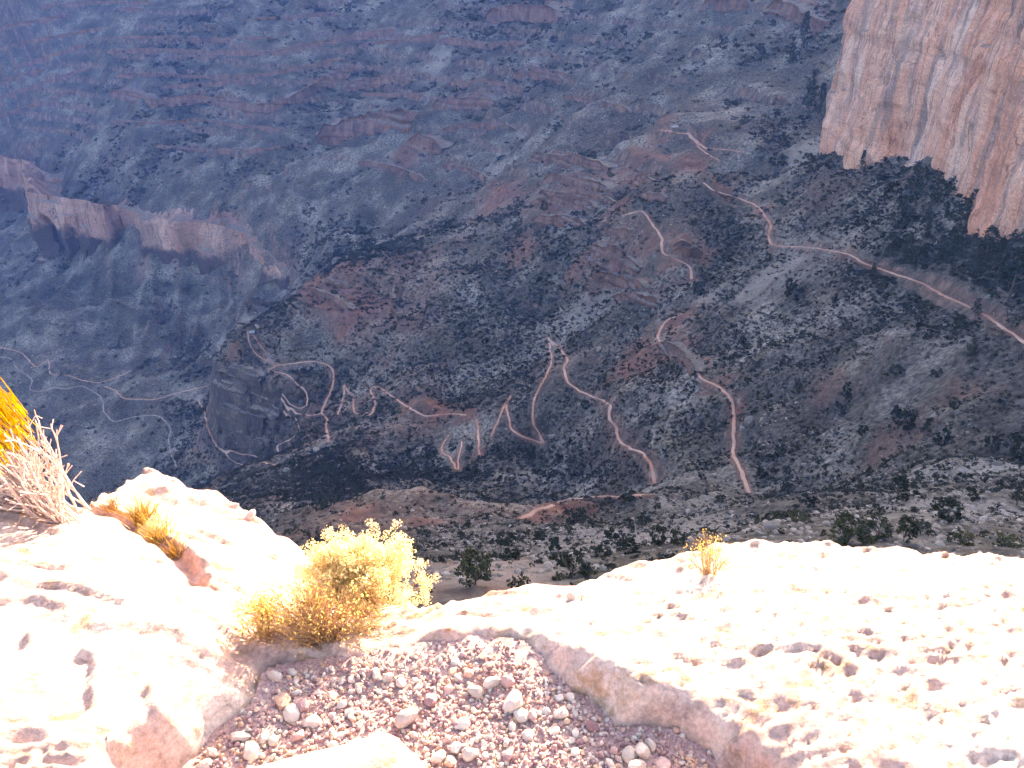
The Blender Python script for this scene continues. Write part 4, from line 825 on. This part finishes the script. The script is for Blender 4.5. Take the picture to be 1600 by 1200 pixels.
# gravel pocket
gx_ = np.linspace(-0.75, 0.62, 150); gy_ = np.linspace(0.85, 1.62, 90); QX, QY = np.meshgrid(gx_, gy_)
def gravel_z(x, y): return GRAVEL_Z + 0.012 * fbm(x / 0.12, y / 0.12, 3, 701) + 0.004 * fbm(x / 0.02, y / 0.02, 2, 705)
M_GRIT = mat_simple("gravel_grit", [(0.30, (0.25, 0.14, 0.14)), (0.5, (0.43, 0.27, 0.26)), (0.72, (0.62, 0.46, 0.43))], 160, 0.004)
gf = grid_faces(90, 150); gf = gf[poly_sd(QX, QY, GP).ravel()[gf].min(1) < 0.045]
tag(link("gravel_bed", mesh_from("gravel_bed", np.stack([QX, QY, gravel_z(QX, QY)], -1).reshape(-1, 3), gf, M_GRIT)), kind="structure")
def mat_pebble():
    t = NT("pebble_stone", 0.75); r = t.rand()
    c = t.ramp(r, [(0.0, (0.26, 0.145, 0.16)), (0.25, (0.42, 0.255, 0.26)), (0.45, (0.55, 0.36, 0.33)), (0.62, (0.62, 0.38, 0.26)), (0.8, (0.62, 0.50, 0.45)), (1.0, (0.55, 0.49, 0.45))])
    c = t.mix(0.6, c, t.ramp(t.noise(70, 5, 0.65), [(0.3, 0.65), (0.65, 1.15)]), 'MULTIPLY'); t.color(c); t.bump(t.noise(160, 5, 0.7), 0.4, 0.002); return t.m
M_PEB = mat_pebble()
M_PALEPEB = mat_simple("pale_pebble_stone", [(0.3, (0.44, 0.35, 0.31)), (0.7, (0.58, 0.50, 0.46))], 30, 0.002, jitter=0.12)
PEB = [stone_mesh("pebble", 720 + i, M_PEB, 0.7, 0.42, 0.08, False) for i in range(7)]
PEBP = [stone_mesh("pebble", 740 + i, M_PALEPEB, 0.75, 0.34, 0.05, False) for i in range(5)]
BIGP = [(740, 1070, 28, "broad pale pebble above the middle of the gravel"), (768, 1060, 26, "pale oval pebble touching the broad one"), (793, 1058, 24, "tan pebble at the top of the gravel pocket"), (803, 1088, 34, "largest grey pebble standing in the gravel"), (814, 1108, 26, "pointed white pebble below the largest grey one"), (833, 1112, 20, "small white pebble right of the pointed one"), (635, 1112, 34, "large white pebble left of centre in the gravel"), (392, 1170, 32, "big white stone at the left end of the gravel"), (330, 1170, 24, None), (318, 1192, 22, None), (375, 1146, 24, None), (440, 1090, 24, None),
        (455, 1108, 26, None), (487, 1122, 24, None), (470, 1098, 22, None), (430, 1052, 24, "angular white stone at the gravel's upper left"), (456, 1046, 18, None), (462, 1144, 24, "flat white pebble near the slab"), (413, 1150, 20, None), (428, 1152, 20, None), (672, 1084, 26, "round mauve pebble in the gravel centre"), (588, 1048, 18, None), (606, 1052, 18, None), (722, 1126, 22, "flat pale pebble below the round mauve one"), (825, 1142, 20, "round grey pebble in the lower right gravel"), (875, 1112, 24, None), (925, 1132, 20, None), (985, 1174, 26, "tan pebble near the right end of the gravel"),
        (1003, 1168, 30, "tall pale pebble at the right end of the gravel"), (960, 1166, 20, None), (1016, 1160, 20, None), (995, 1192, 28, None), (1035, 1190, 26, None), (735, 1172, 26, None), (712, 1164, 20, None), (702, 1182, 22, None), (684, 1176, 24, None), (800, 1128, 16, None), (955, 1186, 18, None), (900, 1140, 16, None), (560, 1070, 16, None), (520, 1080, 18, None), (545, 1105, 16, None)]
taken = []; g3 = np.random.default_rng(77)
def put_pebble(x, y, rad, k, pale, lab):
    me = PEBP[k % 5] if pale else PEB[k % 7]; o = link("pebble", me, None, (x, y, float(gravel_z(np.array(x), np.array(y))) + rad * 0.30))
    s = 0.8 + 0.35 * g3.random(3); o.scale = tuple(rad * s); o.rotation_euler = (g3.normal() * 0.3, g3.normal() * 0.3, g3.random() * 6.28); taken.append((x, y, rad))
    return tag(o, lab, "pebble", "loose pebbles in the gravel pocket")
for k, (u, v, w, lab) in enumerate(BIGP):
    p = atz(u, v + w * 0.2, GRAVEL_Z + 0.01); put_pebble(p[0], p[1], w * 0.58 * np.linalg.norm(p) / FPX, k, k % 3 != 2, lab or "pale pebble in the gravel pocket" + where(u, v))
SLABP = np.array([atz(u, v, -1.50)[:2] for (u, v) in ((345, 1215), (400, 1196), (470, 1176), (545, 1158), (596, 1140), (622, 1150), (650, 1180), (690, 1215), (700, 1300), (330, 1300))])
tries = 0
while len(taken) < 300 and tries < 20000:
    tries += 1; x = g3.uniform(-0.62, 0.5); y = g3.uniform(0.95, 1.55); rad = 0.006 + 0.011 * g3.random() ** 2.2
    if poly_sd(np.array(x), np.array(y), GP) > -rad * 0.5 or poly_sd(np.array(x), np.array(y), SLABP) < 0 or any((x - a) ** 2 + (y - b) ** 2 < (0.8 * (rad + c)) ** 2 for a, b, c in taken): continue
    put_pebble(x, y, rad, tries, g3.random() < 0.25, "small pebble in the gravel pocket" + where(*pix((x, y, GRAVEL_Z))))
n = 17000; x = g3.uniform(-0.68, 0.56, n); y = g3.uniform(0.9, 1.6, n); k = (poly_sd(x, y, GP) < 0.05 * g3.random(n) ** 2) & (poly_sd(x, y, SLABP) > 0); x, y = x[k], y[k]; n = len(x)
s = 0.0025 + 0.0065 * g3.random(n) ** 2.2
src_p = [o for o in COL.objects if o.name.startswith("pebble") and o.data in PEB]
src_p = [next(o for o in src_p if o.data is m) for m in PEB]
scatter_object("gravel", np.c_[x, y, gravel_z(x, y) + s * 0.3], np.c_[s, s, s], g3.random((n, 3)) * 6.28, g3.integers(0, 7, n), src_p, "fine mauve and tan gravel filling the pocket in the rock", "gravel")
# flat white slab at the bottom edge
def slab(P, ztop, zbot, name):
    bm = bmesh.new(); vs_ = [bm.verts.new((a, b, zbot)) for a, b in P]; f = bm.faces.new(vs_); f.normal_update()
    if f.normal.z < 0: f.normal_flip()
    e = bmesh.ops.extrude_face_region(bm, geom=[f]); tv = [v for v in e["geom"] if isinstance(v, bmesh.types.BMVert)]
    for v in tv: v.co.z = ztop
    bmesh.ops.bevel(bm, geom=[e_ for e_ in bm.edges if all(v in tv for v in e_.verts)], offset=0.012, segments=2, affect='EDGES')
    bmesh.ops.triangulate(bm, faces=bm.faces[:])
    bmesh.ops.subdivide_edges(bm, edges=bm.edges[:], cuts=2, use_grid_fill=True)
    for v in bm.verts:
        q = fbm(np.array(v.co.x / 0.08), np.array(v.co.y / 0.08), 3, 801); v.co.z += 0.006 * float(q); v.co.x += 0.004 * float(fbm(np.array(v.co.y / 0.03), np.array(v.co.z / 0.03), 2, 803))
    me = bpy.data.meshes.new(name); bm.to_mesh(me); bm.free(); me.materials.append(M_LEDGE)
    for p in me.polygons: p.use_smooth = True
    return link(name, me)
tag(slab(SLABP, -1.495, -1.60, "rock_slab"), "flat white rock slab lying in the gravel at the bottom edge", "rock")
# loose stones along the rim
for k, (u, v, w, lab) in enumerate([(148, 748, 18, "small pinkish stone at the left end of the left rim"), (300, 754, 12, "small stone on the left rim"), (318, 762, 20, "round white stone on the left rim"), (366, 792, 14, "small stone halfway down the left rim"), (392, 806, 18, "pale stone low on the left rim"), (1473, 850, 22, "round white stone on the right rim"), (1341, 853, 16, "small stone on the right rim below the junipers"), (1590, 860, 26, "orange stone at the right edge of the rim"),
                                    (1180, 850, 16, "pale stone at the top of the right ledge"), (770, 1010, 8, "tiny dark pebble on the ledge face above the gravel"), (670, 1036, 14, "small white chip on the ledge face"), (893, 935, 22, "stone standing in for a red recess in the middle ledge")]):  # last stone takes the place of a red recess in the ledge
    p = bhit(u, v)
    if p is None: continue
    m = np.linalg.norm(p) / FPX; o = link("loose_stone", PEBP[k % 5], None, (p[0], p[1], p[2] + 0.1 * w * m)); q = w * m * 0.55; o.scale = (q, q * 0.9, q * 0.85); o.rotation_euler = (0.2, 0.1 * k, k * 1.1); tag(o, lab, "stone")

# ------------------------------------------------------------------ foreground plants
M_STRAW = mat_leaf("straw_leaves", (0.66, 0.44, 0.14), (0.74, 0.54, 0.22), 0.35, 0.55)
M_FLUFF = mat_leaf("seed_fluff", (0.86, 0.68, 0.38), (0.88, 0.75, 0.50), 0.2, 0.6)
M_TWIG = mat_simple("dry_twig", [(0.3, (0.34, 0.17, 0.08)), (0.7, (0.52, 0.32, 0.17))], 25)
M_PINK = mat_simple("pink_stem", [(0.3, (0.50, 0.33, 0.29)), (0.7, (0.68, 0.53, 0.48))], 40)
M_SHOOT = mat_leaf("yellow_shoots", (0.74, 0.46, 0.03), (0.80, 0.54, 0.06), 0.3, 0.5)
def bush(name, base, n_stem, tips, r0, leaf, mats, seed, branch=2, wob=0.05, parts=("stems", "foliage")):
    """base (3,), tips (n,3) relative; leaf = (count, spread, size)"""
    g = np.random.default_rng(seed); root = bpy.data.objects.new(name, None); COL.objects.link(root); root.location = base; root.empty_display_size = 0.05
    paths, ends = [], []
    for t in tips:
        t = np.asarray(t, float); b0 = np.array([g.normal() * 0.012, g.normal() * 0.012, -0.01]) + np.array([t[0], t[1], 0]) * 0.12
        p = bend(b0, t, 6, wob, g, 0.06); paths.append((p, np.linspace(r0, r0 * 0.4, 6))); ends.append(p[-1])
        for _ in range(branch):
            k = g.integers(2, 5); L = np.linalg.norm(t) * (0.18 + 0.25 * g.random()); d = p[min(5, k + 1)] - p[k]; d = d / (np.linalg.norm(d) + 1e-9) + g.normal(size=3) * 0.32; d /= np.linalg.norm(d)
            q = bend(p[k], p[k] + d * L, 4, wob, g); paths.append((q, np.linspace(r0 * 0.55, r0 * 0.25, 4))); ends.append(q[-1])
    v, f = sweep(paths, 4); link(parts[0], mesh_from(parts[0], v, f, mats[0]), root)
    if leaf:
        v, f = leaves(np.array(ends), leaf[0], leaf[1], leaf[2], seed + 1); link(parts[1], mesh_from(parts[1], v, f, mats[1], False), root)
    return root
def dome(n, rx, ry, h, seed, lean=(0, 0), hole=0.0):
    g = np.random.default_rng(seed); out = []
    while len(out) < n:
        a = g.random() * 2 * np.pi; e_ = g.random() ** 0.7 * 1.5; k = 0.72 + 0.3 * g.random()
        out.append((rx * math.cos(a) * math.cos(e_) * k + lean[0], ry * math.sin(a) * math.cos(e_) * k + lean[1], h * (0.12 + 0.88 * math.sin(e_)) * k))
    return out
p = bhit(556, 985) if bhit(556, 985) is not None else atz(556, 985, -1.75)
o = bush("rabbitbrush", (p[0], p[1] + 0.10, p[2] - 0.02), 0, dome(330, 0.205, 0.15, 0.205, 811, (-0.01, 0.02)), 0.0013, (50, 0.019, 0.0030), (M_TWIG, M_FLUFF), 813, 2, 0.022); tag(o, "fluffy pale yellow brush growing behind the rim of the ledge", "bush")
p = bhit(508, 1008)
o = bush("dry_brush", (p[0], p[1] + 0.03, p[2]), 0, dome(150, 0.22, 0.10, 0.16, 821, (-0.03, 0)), 0.0014, (1, 0.02, 0.004), (M_TWIG, M_STRAW), 823, 5, 0.09); tag(o, "brown twiggy brush in front of the fluffy yellow brush", "bush")
p = bhit(420, 990)
if p is not None:
    o = bush("dry_brush", (p[0], p[1], p[2]), 0, dome(55, 0.11, 0.07, 0.12, 831), 0.0010, (5, 0.02, 0.004), (M_TWIG, M_STRAW), 833, 3, 0.09); tag(o, "thin straw coloured brush at the left of the twiggy brush", "bush")
# bare pink stems with yellow shoots at the left edge
g = np.random.default_rng(841); p = at(95, 800, 1.98); base = np.array([p[0], p[1], p[2] - 0.02]); root = bpy.data.objects.new("joint_fir", None); COL.objects.link(root); root.location = base; root.empty_display_size = 0.05
sp_, sh_ = [], []
for i in range(90):
    a = g.uniform(-1.0, 0.28); L = g.uniform(0.16, 0.34) * (1.0 if a < 0 else 0.75); b0 = np.array([g.uniform(-0.16, 0.07), g.uniform(-0.05, 0.05), 0]); dirv = np.array([math.sin(a), g.normal() * 0.22, math.cos(a)])
    q = bend(b0, b0 + dirv * L, 8, 0.035, g); sp_.append((q, np.linspace(0.0034, 0.002, 8)))
    for _ in range(3):
        k = g.integers(2, 7); d = dirv + g.normal(size=3) * 0.28; d /= np.linalg.norm(d); l2 = L * g.uniform(0.25, 0.55); q2 = bend(q[k], q[k] + d * l2, 5, 0.04, g); sp_.append((q2, np.linspace(0.0025, 0.0015, 5)))
        for t_ in range(2):
            d3 = d + g.normal(size=3) * 0.5; d3 /= np.linalg.norm(d3); sp_.append((np.array([q2[3], q2[3] + d3 * 0.02, q2[3] + d3 * 0.035]), np.array([0.0016, 0.0014, 0.0022])))
v, f = sweep(sp_, 5); link("stems", mesh_from("stems", v, f, M_PINK), root)
for i in range(900):
    b0 = np.array([g.uniform(-0.30, -0.05), g.uniform(-0.09, 0.10), 0]); b0[2] = 0.25 + 0.5 * (-0.05 - b0[0]) + g.uniform(-0.05, 0.09)
    d = np.array([-0.42 + g.normal() * 0.14, g.normal() * 0.12, 0.9]); d /= np.linalg.norm(d); q = bend(b0, b0 + d * g.uniform(0.05, 0.13), 4, 0.02, g); sh_.append((q, np.linspace(0.0017, 0.0009, 4)))
v, f = sweep(sh_, 4); link("shoots", mesh_from("shoots", v, f, M_SHOOT), root)
tag(root, "leafless shrub with pink stems and bright yellow shoots at left edge", "shrub")
# tufts and sprigs
def tuft(u, v, h, n, seed, lab, mat=M_STRAW, spread=0.5, name="grass_tuft"):
    p = bhit(u, v)
    if p is None: return
    g = np.random.default_rng(seed); h = h * np.linalg.norm(p) / FPX; paths = []
    for _ in range(n):
        d = np.array([g.normal() * spread, g.normal() * spread, 1.0]); d /= np.linalg.norm(d); b0 = np.array([g.normal() * h * 0.16, g.normal() * h * 0.16, -0.004]); paths.append((bend(b0, b0 + d * h * (0.5 + 0.6 * g.random()), 5, 0.05, g), np.linspace(0.0013, 0.0005, 5)))
    V, F = sweep(paths, 3); o = link(name, mesh_from(name, V, F, mat, True), None, (p[0], p[1], p[2])); tag(o, lab, "grass" if name == "grass_tuft" else "sprig")
tuft(225, 812, 48, 130, 851, "yellow grass tuft at the top of the left rock crevice"); tuft(250, 842, 44, 120, 853, "yellow grass tuft in the middle of the left rock crevice"); tuft(276, 866, 30, 80, 855, "small yellow grass tuft at the lower end of the left crevice")
tuft(175, 795, 28, 70, 856, "short dry grass beside the pink stemmed shrub", M_TWIG); tuft(700, 985, 10, 24, 858, "tiny dry sprig on the ledge above the gravel", M_TWIG, 0.9, "dry_sprig")
tuft(622, 925, 44, 16, 861, "bare orange twigs right of the fluffy yellow brush", M_TWIG, 0.5, "dry_sprig"); tuft(672, 945, 30, 16, 863, "low bare twigs on the rim right of the yellow brush", M_TWIG, 1.0, "dry_sprig"); tuft(1580, 868, 22, 40, 865, "dry orange sprig on the rim at the right edge", M_TWIG, 0.8, "dry_sprig")
p = bhit(1106, 898)
o = bush("rim_brush", (p[0], p[1], p[2]), 0, dome(60, 0.075, 0.06, 0.115, 871, (0.0, 0.02)), 0.0009, (3, 0.014, 0.0028), (M_TWIG, M_STRAW), 873, 2, 0.08); tag(o, "small orange brush on the rim of the right ledge", "bush")
# ------------------------------------------------------------------ haze
HM = bpy.data.materials.new("haze_air"); HM.use_nodes = True
hn = HM.node_tree.nodes; hn.clear(); ho = hn.new("ShaderNodeOutputMaterial"); hv = hn.new("ShaderNodeVolumePrincipled")
hv.inputs["Color"].default_value = (0.14, 0.36, 1.0, 1); hv.inputs["Density"].default_value = 0.000105; hv.inputs["Anisotropy"].default_value = 0.2
HM.node_tree.links.new(hv.outputs[0], ho.inputs["Volume"])
me = box_mesh("haze", (-2950, -40, GZ.min() - 3), (2950, 4000, max(GZ.max(), 100) + 12)); me.materials.append(HM)
tag(link("haze", me), "pale blue haze filling the canyon", "haze", kind="stuff")
